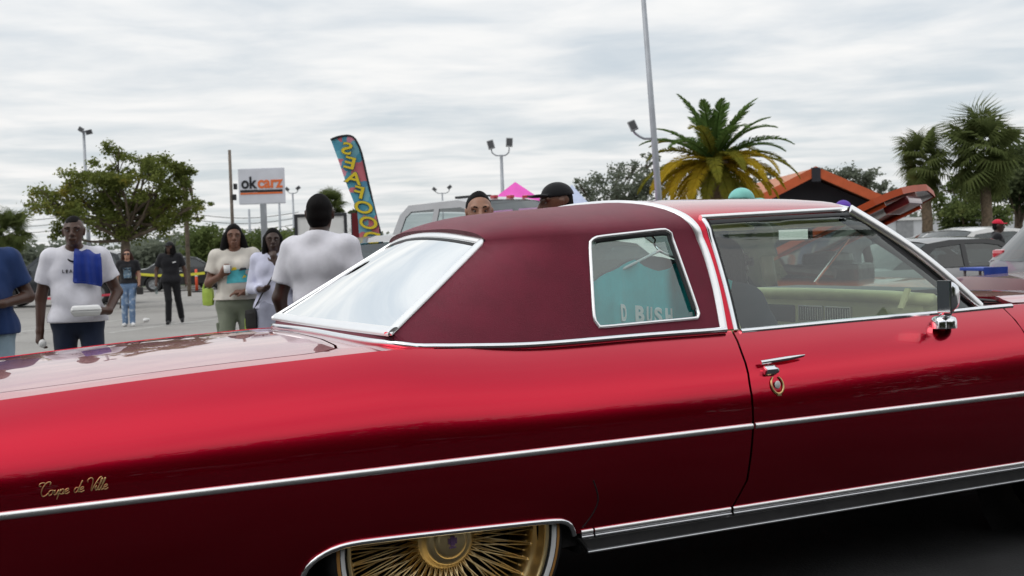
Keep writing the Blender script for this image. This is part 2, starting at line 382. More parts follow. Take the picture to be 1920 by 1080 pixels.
def textmesh(s, size=1, ext=.01, off=0.0, bold=False):
    c = bpy.data.curves.new('t', 'FONT'); c.body = s; c.size = size; c.extrude = ext; c.offset = off; c.align_x = 'CENTER'; c.align_y = 'CENTER'; c.resolution_u = 4
    o = bpy.data.objects.new('t', c); COL.objects.link(o); dg = bpy.context.evaluated_depsgraph_get(); me = bpy.data.meshes.new_from_object(o.evaluated_get(dg)); bpy.data.objects.remove(o); bpy.data.curves.remove(c)
    me.materials.clear(); return me
# ------------------------------------------------------------------ the ground
def ground():
    m = bpy.data.materials.new('asphalt'); m.use_nodes = True; nt = m.node_tree; N = nt.nodes; L = nt.links; p = N['Principled BSDF']; p.inputs['Roughness'].default_value = .88
    tc = N.new('ShaderNodeTexCoord')
    def no(sc, det=4): n = N.new('ShaderNodeTexNoise'); n.inputs['Scale'].default_value = sc; n.inputs['Detail'].default_value = det; L.new(tc.outputs['Object'], n.inputs[0]); return n.outputs[0]
    a = N.new('ShaderNodeValToRGB'); L.new(no(.25, 7), a.inputs[0]); a.color_ramp.elements[0].position = .3; a.color_ramp.elements[0].color = (.25, .24, .225, 1); a.color_ramp.elements[1].position = .7; a.color_ramp.elements[1].color = (.36, .345, .325, 1)
    v = N.new('ShaderNodeTexVoronoi'); v.inputs['Scale'].default_value = 70; L.new(tc.outputs['Object'], v.inputs[0])
    r = N.new('ShaderNodeMapRange'); r.inputs[3].default_value = .75; r.inputs[4].default_value = 1.25; L.new(v.outputs['Color'], r.inputs[0])
    mu = N.new('ShaderNodeMix'); mu.data_type = 'RGBA'; mu.blend_type = 'MULTIPLY'; mu.inputs[0].default_value = 1; L.new(a.outputs[0], mu.inputs[6]); L.new(r.outputs[0], mu.inputs[7])
    # cracks: thin bands of a warped cell pattern
    v2 = N.new('ShaderNodeTexVoronoi'); v2.feature = 'DISTANCE_TO_EDGE'; v2.inputs['Scale'].default_value = .22; v2.inputs['Randomness'].default_value = 1
    wv = N.new('ShaderNodeTexNoise'); wv.inputs['Scale'].default_value = 1.2; wv.inputs['Detail'].default_value = 6; L.new(tc.outputs['Object'], wv.inputs[0])
    ad = N.new('ShaderNodeVectorMath'); ad.operation = 'MULTIPLY_ADD'; L.new(wv.outputs['Color'], ad.inputs[0]); ad.inputs[1].default_value = (1.2, 1.2, 0); L.new(tc.outputs['Object'], ad.inputs[2]); L.new(ad.outputs[0], v2.inputs[0])
    ck = N.new('ShaderNodeMapRange'); ck.inputs[1].default_value = .0; ck.inputs[2].default_value = .008; ck.inputs[3].default_value = .45; ck.inputs[4].default_value = 1; L.new(v2.outputs['Distance'], ck.inputs[0])
    m2 = N.new('ShaderNodeMix'); m2.data_type = 'RGBA'; m2.blend_type = 'MULTIPLY'; m2.inputs[0].default_value = 1; L.new(mu.outputs[2], m2.inputs[6]); L.new(ck.outputs[0], m2.inputs[7])
    L.new(m2.outputs[2], p.inputs['Base Color'])
    b = N.new('ShaderNodeBump'); b.inputs['Strength'].default_value = .5; b.inputs['Distance'].default_value = .006; L.new(v.outputs['Distance'], b.inputs['Height']); L.new(b.outputs[0], p.inputs['Normal'])
    M['asphalt'] = m
    g = obj('ground', mesh([(-1500, -1500, 0), (1500, -1500, 0), (1500, 1500, 0), (-1500, 1500, 0)], [(0, 1, 2, 3)]), 'asphalt'); struct(g)
    mat('verge_grass', (.045, .06, .02), rough=.95, var=.35, vscale=.6, bump=.8, bscale=8, patch=((.12, .10, .05), .8, .6))
    mat('kerb_concrete', (.30, .29, .27), rough=.9, var=.15, vscale=2)
    mat('darkened_asphalt', (.034, .034, .035), rough=.95, spec=.15, var=.25, vscale=1.5, bump=.5, bscale=90)
    a = obj('added_dark_ground', mesh([(-60, -14, .004), (60, -14, .004), (60, 8.6, .004), (-60, 7.4, .004)], [(0, 1, 2, 3)]), 'darkened_asphalt'); struct(a)  # dark sheet added so the car's lower side mirrors darker ground
    k = MB().box((-16, 56.2, .07), (60, .3, .14), bev=.02).build('kerb', 'kerb_concrete'); struct(k)
    v = MB().box((-16, 66.4, .06), (60, 20, .12)).build('verge', 'verge_grass'); struct(v)
    mat('marking', (.55, .55, .52), rough=.8, var=.2, vscale=4)
    for i, (x, y) in enumerate(((-5.2, 24), (-8.0, 24), (-10.8, 24), (-13.6, 24), (-2.4, 24))):
        o = obj('painted_line', mesh([(x - .05, y, .004), (x + .05, y, .004), (x + 1.55, y + 5.2, .004), (x + 1.45, y + 5.2, .004)], [(0, 1, 2, 3)]), 'marking'); struct(o)
ground()
# ------------------------------------------------------------------ the big red coupe; local frame: x forward, y into the car from its near side, z up
CT = .4654; CW = 2.075; CC = CW / 2
car = thing('coupe_car', 'long candy red two-door coupe with maroon half vinyl roof and gold wire wheels', 'car', (-.2061, 4.0552, 0), CT)
ZM = .727; PH = math.radians(72); BB = .195 / (1 - math.cos(PH))
ZT = [(-1.62, 1.02), (-1.39, 1.036), (-.83, 1.072), (-.35, 1.094), (-.12, 1.100), (.1, 1.088), (.4, 1.076), (.87, 1.079), (1.3, 1.079), (1.9, 1.088), (2.44, 1.094), (2.9, 1.10), (3.6, 1.09), (4.5, 1.04)]
ZB0 = .405
def ends(s):
    t = 0
    if s < -1.45: t += 2.5 * (-1.45 - s) ** 2
    if s > 3.3: t += .10 * (s - 3.3) ** 2
    return t
def side(s, p):
    """body side: p 0..1 sill to mid moulding, 1..2 moulding to belt"""
    zt = cr(ZT, s)
    if p <= 1: z = ZB0 + p * (ZM - ZB0); t = .055 * (1 - p) ** 2
    else:
        u = p - 1; z = ZM + (zt - ZM) * u; t = .195 * max(0, u) ** 2.8
    return Vector((s, t + ends(s), z))
def pz(s, z):
    zt = cr(ZT, s)
    if z <= ZM: return (z - ZB0) / (ZM - ZB0)
    return 1 + (z - ZM) / (zt - ZM)
def sidef(far, off=0):
    def f(s, v):
        P = side(s, v / .35)
        if off: P = P + Vector((0, off, 0))
        return Vector((P.x, CW - P.y, P.z)) if far else P
    return f
def sd(pts): return [(s, pz(s, z) * .35) for s, z in pts]          # (s, z) outline -> sheet domain
TOPV = 2 * .35
SEAM = [(1.30, 1.079), (1.268, 1.0), (1.245, .886), (1.240, .727), (1.222, .517), (1.166, .405)]
ARCH = [(.512, .405), (.470, .405), (.462, .425), (.447, .447), (.42, .462), (.385, .469), (.28, .475), (0, .486), (-.2, .493), (-.34, .496), (-.41, .491), (-.46, .476), (-.50, .452), (-.525, .42), (-.54, .36)]
FS = 2.80
def seamx(z): return cr(sorted([(b, a) for a, b in SEAM]), z)
for far in (False, True):
    out = (0, 1 if far else -1, .2)
    q = [(-1.62, 1.02)] + [(s, cr(ZT, s)) for s in np.arange(-1.5, 1.29, .06)] + [(a - .005, b) for a, b in SEAM] + ARCH + [(-.60, .36), (-1.3, .38), (-1.58, .46), (-1.62, .6)]
    o = sheet('quarter_panel', sd(q), sidef(far), out, 'candy_red', car, step=.045, flange=.02)
    f1 = [(a + .005, b) for a, b in reversed(SEAM)] + [(s, cr(ZT, s)) for s in np.arange(1.36, FS - .02, .06)] + [(FS - .004, cr(ZT, FS)), (FS - .004, .405)]
    o = sheet('door', sd(f1), sidef(far), out, 'candy_red', car, step=.045, flange=.02)
    arf = [(3.37 + .50 * math.cos(a) * 1.02, .40 + .36 * math.sin(a)) for a in np.linspace(math.pi, 0, 15)]
    f2 = [(FS + .004, .405), (FS + .004, cr(ZT, FS))] + [(s, cr(ZT, s)) for s in np.arange(FS + .06, 4.44, .06)] + [(4.46, 1.04), (4.46, .45)] + [(4.2, .41)] + list(reversed(arf))
    sheet('front_fender', sd(f2), sidef(far), out, 'candy_red', car, step=.06, flange=.02)
    # inner liner so that no light leaks through the shut lines
    sheet('inner_liner', sd([(-1.5, .5), (-1.5, .98), (4.3, 1.0), (4.3, .8), (.62, .5), (.62, .62), (-.66, .62), (-.66, .5)]), sidef(far, .05), out, 'undercoat', car, step=.15, flange=0)
# mouldings
def on_side(s, z, off=0): p = side(s, pz(s, z)); return p
def side_n(s, z):
    p = pz(s, z); a = side(s + .01, p) - side(s - .01, p); b = side(s, min(2, p + .01)) - side(s, p - .01); n = a.cross(b).normalized()
    return n if n.y < 0 else -n
def run(s0, s1, z, step=.06):
    k = max(2, int((s1 - s0) / step)); ss = [s0 + (s1 - s0) * i / k for i in range(k + 1)]; zz = [z(s) if callable(z) else z for s in ss]
    return [on_side(s, q) for s, q in zip(ss, zz)], [side_n(s, q) for s, q in zip(ss, zz)]
def mir(o):
    """far-side twin of a near-side part"""
    me = o.data.copy(); me.transform(Matrix.Translation((0, CW, 0)) @ Matrix.Diagonal((1, -1, 1, 1))); me.flip_normals()
    return obj(o.name.split('.')[0], me, None, o.parent)
for a, b in ((-1.58, 1.234), (1.247, FS - .006), (FS + .006, 4.4)):
    P, Nn = run(a, b, ZM); mir(strip('side_moulding', P, Nn, .025, .013, 'bright_trim', car))
# belt moulding on the door
P, Nn = run(1.335, 2.86, lambda s: cr(ZT, s) - .004); mir(strip('belt_moulding', P, [Vector((0, -.6, .8))] * len(P), .024, .012, 'chrome', car))
# sill: two bright ribs over a dark rocker panel
mat('rocker_metal', (.13, .128, .13), rough=.38, metal=.8, var=.12, vscale=10)
def sill(s0, s1, rear=False):
    k = 24; ss = [s0 + (s1 - s0) * i / k for i in range(k + 1)]
    for dz, w, h, nm, mt in ((0, .020, .008, 'sill_moulding', 'bright_trim'), (-.017, .012, .010, 'sill_rib', 'brushed_trim')):
        mir(strip(nm, [Vector((s, .050 + ends(s), .408 + dz)) for s in ss], Vector((0, -1, .1)), w, h, mt, car))
sill(.50, .548); sill(.556, 1.160); sill(1.172, FS - .006); sill(FS + .006, 2.86)
o = MB().prism([(.49, .388), (2.86, .388), (2.86, .325), (.54, .325)], .062, .10).build('rocker_panel', 'rocker_metal', car, bevel=.012); mir(o)
o = strip('rocker_edge', [Vector((s, .061, .331)) for s in np.linspace(.53, 2.86, 20)], Vector((0, -1, 0)), .012, .010, 'brushed_trim', car); mir(o)
MB().box((1.6, CC, .40), (2.5, CW - .2, .1)).build('floor_pan', 'undercoat', car)
MB().box((-1.0, CC, .52), (1.0, CW - .5, .2)).build('trunk_floor', 'undercoat', car)
MB().box((3.4, CC, .55), (1.6, CW - .55, .3)).build('engine_bay_floor', 'undercoat', car)
for s in (0, 3.37):
    for y0, y1 in ((.085, .42), (CW - .42, CW - .085)):
        MB().lathe([(.51, y0), (.51, y1)], 28, 'y', (s, 0, .32), 0, math.pi).lathe([(.02, y1 if y0 < 1 else y0), (.51, y1 if y0 < 1 else y0)], 28, 'y', (s, 0, .32)).build('wheel_housing', 'undercoat', car)
# arch lip
ap = spline([Vector((s, 0, z)) for s, z in reversed(ARCH[1:])], .02); ap = [on_side(p.x, max(p.z, .30)) + Vector((0, .0, 0)) for p in ap]
mir(strip('arch_lip', ap, Vector((0, -1, 0)), .022, .016, 'chrome', car))
fl = [p + Vector((0, .004, .026)) for p in ap if p.z > .44]
mir(strip('arch_flare', fl, Vector((0, -1, .25)), .04, .007, 'candy_red', car))
# faint pressed line over the wheel opening, and the seam of the fender extension
P = spline([Vector((s, 0, z)) for s, z in ((-.545, .56), (-.521, .596), (-.458, .639), (-.368, .658), (-.15, .664), (.08, .663), (.3, .655))], .03); P = [on_side(p.x, p.z) for p in P]
strip('pressed_crease', P, Vector((0, -1, 0)), .008, .0012, 'candy_red', car)
P = spline([Vector((s, 0, z)) for s, z in ((.533, .600), (.548, .565), (.559, .521), (.542, .475), (.505, .425))], .02); P = [on_side(p.x, p.z) for p in P]
mir(strip('fender_seam', P, Vector((0, -1, 0)), .006, .004, 'black_seal', car))
# ---- deck, trunk lid
def deckz(s, t):
    u = (t - CC) / (CC - .195); return cr(ZT, s) + .022 * (1 - u * u) - .006 * max(0, abs(u) - .85) / .15
def deckf(s, v): return Vector((s, v, deckz(s, v)))
def tedge(s): return .195 + ends(s)
LID = [(-1.60, .36), (-1.2, .335), (-.75, .325), (-.42, .32), (-.34, .335), (-.285, .38), (-.262, .46), (-.235, .7), (-.225, CC)]
LID = LID + [(s, CW - t) for s, t in reversed(LID[:-1])]
def grow(poly, d):
    c = Vector((-.9, CC)); return [(s + d * (1 if s > -1.5 else 0) , t + (d * (-1 if t < CC else 1) if abs(t - CC) > .3 else 0)) for s, t in poly]
sheet('trunk_lid', LID, deckf, (0, 0, 1), 'candy_red', car, step=.05, flange=.015)
e0 = [(s, tedge(s)) for s in np.linspace(-1.62, .02, 30)]
ring = e0 + [(.02, CW - .195)] + [(s, CW - tedge(s)) for s in np.linspace(0, -1.62, 30)]
gl = grow(LID, .008); deck_poly = e0 + [(.1, .24), (.1, CW - .24)] + [(s, CW - t) for s, t in reversed(e0)] + [(-1.62, CW - gl[-1][1] + 0)] if False else None
near = e0 + [(.05, .3), (.05, CW - .3)] + [(s, CW - t) for s, t in reversed(e0)] + list(reversed(gl))
sheet('rear_deck', near, deckf, (0, 0, 1), 'candy_red', car, step=.05, flange=.015)
sheet('deck_liner', [(-1.5, .26), (0, .26), (0, CW - .26), (-1.5, CW - .26)], lambda s, v: deckf(s, v) - Vector((0, 0, .03)), (0, 0, 1), 'undercoat', car, step=.2, flange=0)
# tail: rear panel, bumper and tail lamps (beyond the picture's left edge, but part of the car)
MB().box((-1.60, CC, .72), (.05, CW - .5, .5)).build('rear_panel', 'candy_red', car, bevel=.02)
MB().box((-1.68, CC, .52), (.14, CW - .16, .2)).build('bumper', 'chrome', car, bevel=.05)
for t in (.28, CW - .28): MB().box((-1.635, t, .80), (.05, .10, .34)).build('tail_lamp', 'tail_red', car, bevel=.015)
# ---- greenhouse
ZC = [(.2, 1.44), (.30, 1.497), (.36, 1.527), (.45, 1.558), (.6, 1.586), (.87, 1.604), (1.15, 1.622), (1.55, 1.632), (2.0, 1.628), (2.25, 1.612), (2.4, 1.59)]
ZK = 1.455; NE = 2.5
def s_edge(z): return -.100 + (z - 1.156) * 1.556
def tside(s, z):
    t = .197 + (z - 1.08) * .38
    if s < .7:
        E_ = .075 + (z - 1.15) * .40; t += max(0, E_) * min(1.25, max(0, (.7 - s) / (.7 - s_edge(z)))) ** 2
    return t
def roof(s, a):
    """a 0..1 belt to shoulder, 1..2 shoulder to centre line"""
    zb = cr(ZT, s) - .005
    if a <= 1: z = zb + a * (ZK - zb); return Vector((s, tside(s, z), z))
    f = (a - 1) * math.pi / 2; tk = tside(s, ZK); zc = cr(ZC, s); zk = min(ZK, zc - .02)
    x = 1 - math.cos(f) ** (2 / NE) if f < math.pi / 2 - 1e-6 else 1
    y = math.sin(f) ** (2 / NE) if f > 0 else 0
    return Vector((s, tk + (CC - tk) * x, zk + (zc - zk) * y - (ZK - zk) * 0))
AR = .38
def az(s, z):
    zb = cr(ZT, s) - .005
    if z <= ZK: return (z - zb) / (ZK - zb)
    zc = cr(ZC, s); y = min(1, (z - ZK) / (zc - ZK)); return 1 + math.asin(y ** (NE / 2)) / (math.pi / 2)
def roofd(pts): return [(s, az(s, z) * AR) for s, z in pts]
def rooff(far=False, off=0):
    def f(s, v):
        P = roof(s, min(2, max(-.05, v / AR))); P = P + Vector((0, off, -off * .7))
        return Vector((P.x, CW - P.y, P.z)) if far else P
    return f
def rout(far): return lambda p: Vector((0, (p.y - CC), max(0, p.z - 1.3) * 3 + .05))
QW = [(.692, 1.145), (.688, 1.17), (.712, 1.30), (.738, 1.43), (.748, 1.452), (.768, 1.464), (.80, 1.469), (.94, 1.479), (1.075, 1.488), (1.10, 1.486), (1.116, 1.476), (1.124, 1.455), (1.145, 1.30), (1.160, 1.17), (1.159, 1.150), (1.150, 1.139), (1.13, 1.136), (.92, 1.132), (.72, 1.128), (.700, 1.132)]
BAND = [(1.262, 1.085), (1.275, 1.25), (1.268, 1.40), (1.235, 1.52), (1.205, 1.57), (1.18, 1.60), (1.165, 1.618)]
DOORR = [(1.318, 1.085), (1.322, 1.25), (1.315, 1.42), (1.300, 1.53)]
for far in (False, True):
    bot = [(s, cr(ZT, s) + .0) for s in np.linspace(-.06, 1.262, 26)]
    vin = bot + BAND[1:-1]; vin = roofd(vin) + [(1.165, 2 * AR), (.352, 2 * AR)]
    tc_ = az(.384, 1.467)
    vin += [(.36, (2 - (2 - tc_) * .5) * AR), (.384, tc_ * AR)] + roofd([(s_edge(z), z) for z in np.linspace(1.455, 1.156, 9)])
    sheet('vinyl_roof', vin, rooff(far), rout(far), 'vinyl', car, holes=[roofd(QW)], step=.035, flange=.02)
    fr = roofd([(a + .002, b) for a, b in BAND[:-1]]) + [(1.167, 2 * AR), (2.20, 2 * AR), (2.16, 1.5 * AR)] + roofd([(2.105, 1.553), (1.8, 1.548), (1.5, 1.54)] + list(reversed(DOORR)))
    sheet('painted_roof', fr, rooff(far), rout(far), 'candy_red', car, step=.04, flange=.02)
    sheet('headliner', [(.40, 1.25 * AR), (2.14, 1.25 * AR), (2.14, 2 * AR), (.40, 2 * AR)], rooff(far, .035), lambda p: (0, 0, -1), 'headliner', car, step=.12, flange=0)
    sheet('quarter_glass', roofd([(a, b) for a, b in QW]), rooff(far, .012), rout(far), 'quarter_glass', car, step=.06, flange=0)
    dg = [(1.33, 1.078), (1.333, 1.25), (1.325, 1.42), (1.312, 1.527), (1.6, 1.535), (2.09, 1.545), (2.20, 1.47), (2.38, 1.32), (2.53, 1.20), (2.65, 1.098), (2.4, 1.090), (2.0, 1.086)]
    sheet('door_glass', roofd(dg), rooff(far, .016), rout(far), 'door_glass', car, step=.06, flange=0)
def onroof(s, z): return roof(s, az(s, z))
def roof_n(s, a):
    u = roof(s + .004, a) - roof(s - .004, a); v = roof(s, min(2, a + .01)) - roof(s, a - .01); n = u.cross(v).normalized()
    return n if n.dot(Vector((0, -1, .6))) > 0 else -n
def rstrip(name, pts, w, h, m, step=.025, closed=False, **kw):
    P = spline([Vector((s, z, 0)) for s, z in pts], step, closed)
    if closed: P = P + [P[0]]
    A = [(p.x, az(p.x, p.y)) for p in P]
    o = strip(name, [roof(s, a) for s, a in A], [roof_n(s, min(a, 1.99)) for s, a in A], w, h, m, car, **kw); mir(o); return o
rstrip('window_trim', QW, .014, .010, 'bright_trim', closed=True)
rstrip('window_seal', [(.77, 1.452), (.80, 1.458), (1.08, 1.476), (1.106, 1.466), (1.116, 1.44), (1.148, 1.17)], .022, .004, 'black_seal')
# landau band, right over the roof
A = [(s, az(s, z)) for s, z in BAND[:-1]] + [(1.165, a) for a in np.linspace(1.75, 2, 5)]
P = spline([Vector((s, a, 0)) for s, a in A], .04); mir(strip('roof_band', [roof(p.x, min(2, p.y)) for p in P], [roof_n(p.x, min(1.98, p.y)) for p in P], .036, .012, 'bright_trim', car))
rstrip('door_frame_trim', [(1.318, 1.08), (1.322, 1.25), (1.315, 1.42), (1.302, 1.525)], .02, .012, 'chrome')
rstrip('door_frame_seal', [(1.336, 1.085), (1.339, 1.25), (1.332, 1.42), (1.318, 1.51)], .014, .004, 'black_seal')
rstrip('drip_rail', [(1.295, 1.534), (1.5, 1.540), (1.8, 1.548), (2.108, 1.556)], .022, .014, 'bright_trim')
rstrip('window_seal', [(1.325, 1.515), (1.5, 1.521), (1.8, 1.529), (2.09, 1.536)], .026, .004, 'black_seal')
# windscreen pillar: bright outer face, black rubber inside it
WT = Vector((2.115, .405, 1.556)); WB = Vector((2.70, .225, 1.100))
for nm, off, w, h, mt in (('pillar_trim', Vector((0, 0, 0)), .046, .02, 'bright_trim'), ('pillar_seal', Vector((-.052, .006, -.028)), .05, .012, 'black_seal')):
    pp = [WT.lerp(WB, i / 12) + off + Vector((.02, 0, .02)) * math.sin(math.pi * i / 12) for i in range(13)]
    mir(strip(nm, pp, Vector((.15, -1, .25)), w, h, mt, car))
MBp = MB().tube([WT + Vector((-.02, .03, -.02)), WT.lerp(WB, .5) + Vector((0, .03, 0)), WB + Vector((-.02, .03, 0))], .028).build('pillar', 'black_seal', car, True); mir(MBp)
# windscreen and cowl
def wsf(u, v):
    a = WB.lerp(WT, v); y = a.y + .02 + (CC * 2 - 2 * a.y - .04) * u; b = 4 * u * (1 - u)
    return Vector((a.x + .02 + b * (.28 * (1 - v) + .08 * v), y, a.z + b * .05 * v + .02 * b * (1 - v)))
sheet('windscreen', [(0, 0), (1, 0), (1, 1), (0, 1)], wsf, (1, 0, .5), 'windscreen', car, step=.08, flange=0)
strip('windscreen_header', [wsf(i / 20, 1) for i in range(21)], Vector((.6, 0, .8)), .03, .012, 'chrome', car)
strip('windscreen_base_trim', [wsf(i / 20, 0) + Vector((.012, 0, 0)) for i in range(21)], Vector((.6, 0, .8)), .03, .012, 'chrome', car)
MB().box((2.95, CC, 1.06), (.44, CW - .5, .05)).build('cowl', 'black_seal', car)
for t in (.62, 1.15):
    MB().tube([(3.06, t - .2, 1.10), (3.0, t, 1.115), (2.99, t + .3, 1.118)], .007).build('wiper', 'dark_plastic', car)
hood = [(3.16, CC), (3.13, .75), (3.05, .45), (2.96, .27), (3.2, .225), (4.45, .34), (4.50, CC)]
hood = hood + [(s, CW - t) for s, t in reversed(hood[1:-1])]
def hoodf(s, t):
    u = (t - CC) / (CC - .2); return Vector((s, t, cr(ZT, s) + .03 * (1 - u * u) + .012 * math.exp(-((abs(u) - .72) / .08) ** 2)))
sheet('hood', hood, hoodf, (0, 0, 1), 'candy_red', car, step=.06, flange=.02)
cow = [(2.70, .200), (3.2, .20 + ends(3.2)), (3.2, .219), (2.955, .262), (2.90, .30), (2.80, .28), (2.72, .25)]
for far in (False, True):
    sheet('cowl_corner', cow, (lambda s, t: Vector((s, CW - t if far else t, cr(ZT, s)))), (0, 0, 1), 'candy_red', car, step=.05, flange=.01)
    ft = [(s, .196 + ends(s)) for s in np.linspace(3.2, 4.46, 14)] + [(4.44, .335), (3.2, .22)]
    sheet('fender_top', ft, (lambda s, t: Vector((s, CW - t if far else t, cr(ZT, s) + .002))), (0, 0, 1), 'candy_red', car, step=.06, flange=.01)
MB().box((4.50, CC, .78), (.06, CW - .7, .36)).build('grille', 'chrome', car, bevel=.02)
MB().box((4.60, CC, .52), (.16, CW - .2, .2)).build('bumper', 'chrome', car, bevel=.05)
for t in (.25, .42, CW - .42, CW - .25): MB().lathe([(.0, 0), (.07, 0), (.08, -.02), (.08, -.06)], 16, 'x', (4.53, t, .86)).build('headlight', 'lamp_clear', car, True)
# ---- rear window
BLc = Vector((-.100, .306, 1.156)); TLc = Vector((.384, .546, 1.467))
def rwf(u, v):
    a = BLc.lerp(TLc, v); b = 4 * u * (1 - u)
    bow = .028 * 4 * v * (1 - v) * b
    return Vector((a.x - b * .035 - bow * .55, a.y + (CW - 2 * a.y) * u, a.z + b * (.03 * v + .004) + bow * .8))
sheet('rear_window', [(0, 0), (1, 0), (1, 1), (0, 1)], rwf, (-1, 0, 1), 'mirror_film', car, step=.06, flange=0)
RN = Vector((-.55, 0, .83))
strip('rear_window_trim', [rwf(0, -.03 + 1.05 * i / 16) for i in range(17)], Vector((-.6, -.4, .7)), .034, .014, 'bright_trim', car)
strip('rear_window_trim', [rwf(1, -.03 + 1.05 * i / 16) for i in range(17)], Vector((-.6, .4, .7)), .030, .014, 'bright_trim', car)
strip('rear_window_trim', [rwf(-.014 + 1.028 * i / 24, 1) for i in range(25)], RN, .036, .012, 'bright_trim', car)
strip('rear_window_trim', [rwf(-.012 + 1.024 * i / 24, 0) for i in range(25)], RN, .048, .014, 'bright_trim', car)
strip('rear_window_seal', [rwf(.03 + .94 * i / 24, .945) for i in range(25)], RN, .02, .006, 'black_seal', car)
# panel between rear window and deck, and the bright moulding that runs round the base of the vinyl
def base_path():
    P = [Vector((s, tside(s, cr(ZT, s)) - .008, cr(ZT, s) + .004)) for s in np.linspace(1.262, -.04, 20)]
    c = [(-.095, .285, 1.112), (-.128, .36, 1.115), (-.147, .46, 1.118), (-.160, .66, 1.122), (-.168, CC, 1.127)]
    P += [Vector(p) for p in c]; P += [Vector((p.x, CW - p.y, p.z)) for p in reversed(P[:-1])]; return spline(P, .03)
bp = base_path(); bn = []
for i, p in enumerate(bp):
    T_ = bp[min(i + 1, len(bp) - 1)] - bp[max(i - 1, 0)]; o_ = Vector((T_.y, -T_.x, 0)).normalized()
    if o_.dot(Vector((p.x - .6, p.y - CC, 0))) < 0: o_ = -o_
    bn.append(o_ * .75 + Vector((0, 0, .66)))
strip('vinyl_base_moulding', bp, bn, .026, .018, 'chrome', car)
bot = [p for p in bp if p.x < -.035]
V = []; F = []; NB = len(bot)
for i, p in enumerate(bot):
    u = (p.y - .2) / (CW - .4); top = rwf(min(1, max(0, (p.y - .306) / (CW - .612))), 0); V += [p + Vector((.0, 0, -.002)), p.lerp(top, .5) + Vector((0, 0, .004)), top + Vector((.004, 0, -.001))]
for i in range(NB - 1):
    for j in range(2): F.append((3 * i + j, 3 * i + 3 + j, 3 * i + 4 + j, 3 * i + 1 + j))
obj('vinyl_skirt', mesh(V, F, True), 'vinyl', car)
# ---- gold wire wheels
mat('purple_enamel', (.22, .12, .26), rough=.25, metal=.5, var=.2, coat=1)
wheel_src = {}
def spokes_mesh(r0, y0, r1, y1, da):
    b = MB(); a = da; b.tube([(r0, y0, 0), (r1 * math.cos(a), y1, r1 * math.sin(a))], .0027, 6)
    b.ell((r1 * math.cos(a) * .985, y1, r1 * math.sin(a) * .985), (.0055, .0055, .0055), 6, 4); return b.mesh(True)
def make_wheel(s, t, far, full=True):
    HZ = .443
    w = bpy.data.objects.new('wheel', None); COL.objects.link(w); w.parent = car; w.location = (s, t, HZ); w.rotation_euler = (0, 0, math.pi if far else 0)
    if not wheel_src:
        wheel_src['tyre'] = MB().lathe([(.372, .005), (.377, -.012), (.40, -.022), (.42, -.018), (.438, .0), (.443, .03), (.443, .21), (.43, .25), (.37, .26)], 72, 'y').mesh(True)
        wheel_src['white_stripe'] = MB().lathe([(.385, -.0185), (.389, -.0222), (.398, -.0242), (.401, -.024)], 72, 'y').mesh(True)
        wheel_src['gold_stripe'] = MB().lathe([(.404, -.0243), (.408, -.0243), (.412, -.0235), (.4145, -.0225)], 72, 'y').mesh(True)
        wheel_src['rim'] = MB().lathe([(.375, .0), (.377, -.014), (.372, -.020), (.364, -.018), (.360, -.006), (.357, .02), (.347, .04), (.340, .047), (.337, .07), (.330, .085), (.328, .20), (.36, .23)], 72, 'y').mesh(True)
        wheel_src['hub'] = MB().lathe([(0, -.002), (.060, -.002), (.080, .003), (.088, .012), (.093, .03), (.100, .035), (.108, .045), (.11, .07), (.11, .15), (.0, .15)], 40, 'y').mesh(True)
        wheel_src['hub_cap'] = MB().lathe([(0, -.016), (.042, -.014), (.058, -.008), (.064, .002)], 40, 'y').mesh(True)
        wheel_src['cap_emblem'] = MB().box((0, -.0185, .004), (.016, .006, .034), bev=.002).box((-.012, -.018, .004), (.008, .005, .020)).box((.012, -.018, .004), (.008, .005, .020)).box((0, -.018, -.018), (.024, .005, .006)).mesh()
        wheel_src['brake_drum'] = MB().lathe([(0, .13), (.2, .13), (.21, .15), (.21, .2)], 32, 'y').mesh(True)
        for k, (r0, y0, r1, y1, da) in enumerate(((.104, .040, .343, .046, .13), (.104, .042, .343, .050, -.13), (.107, .085, .336, .075, .10), (.107, .090, .336, .080, -.10), (.108, .13, .333, .10, .03))):
            wheel_src['s%d' % k] = spokes_mesh(r0, y0, r1, y1, da)
    for nm, mt in (('tyre', 'rubber'), ('white_stripe', 'white_wall'), ('gold_stripe', 'mustard_stripe'), ('rim', 'gold'), ('hub', 'gold'), ('hub_cap', 'gold'), ('cap_emblem', 'purple_enamel'), ('brake_drum', 'undercoat')):
        obj(nm, wheel_src[nm], mt, w)
    if full:
        n = 38
        for k in range(5):
            for i in range(n):
                o = obj('spoke', wheel_src['s%d' % k], 'gold', w); o.rotation_euler = (0, 2 * math.pi * (i + k * .37) / n, 0)
make_wheel(0, .075, False); make_wheel(3.37, .075, False); make_wheel(0, CW - .075, True, False); make_wheel(3.37, CW - .075, True, False)
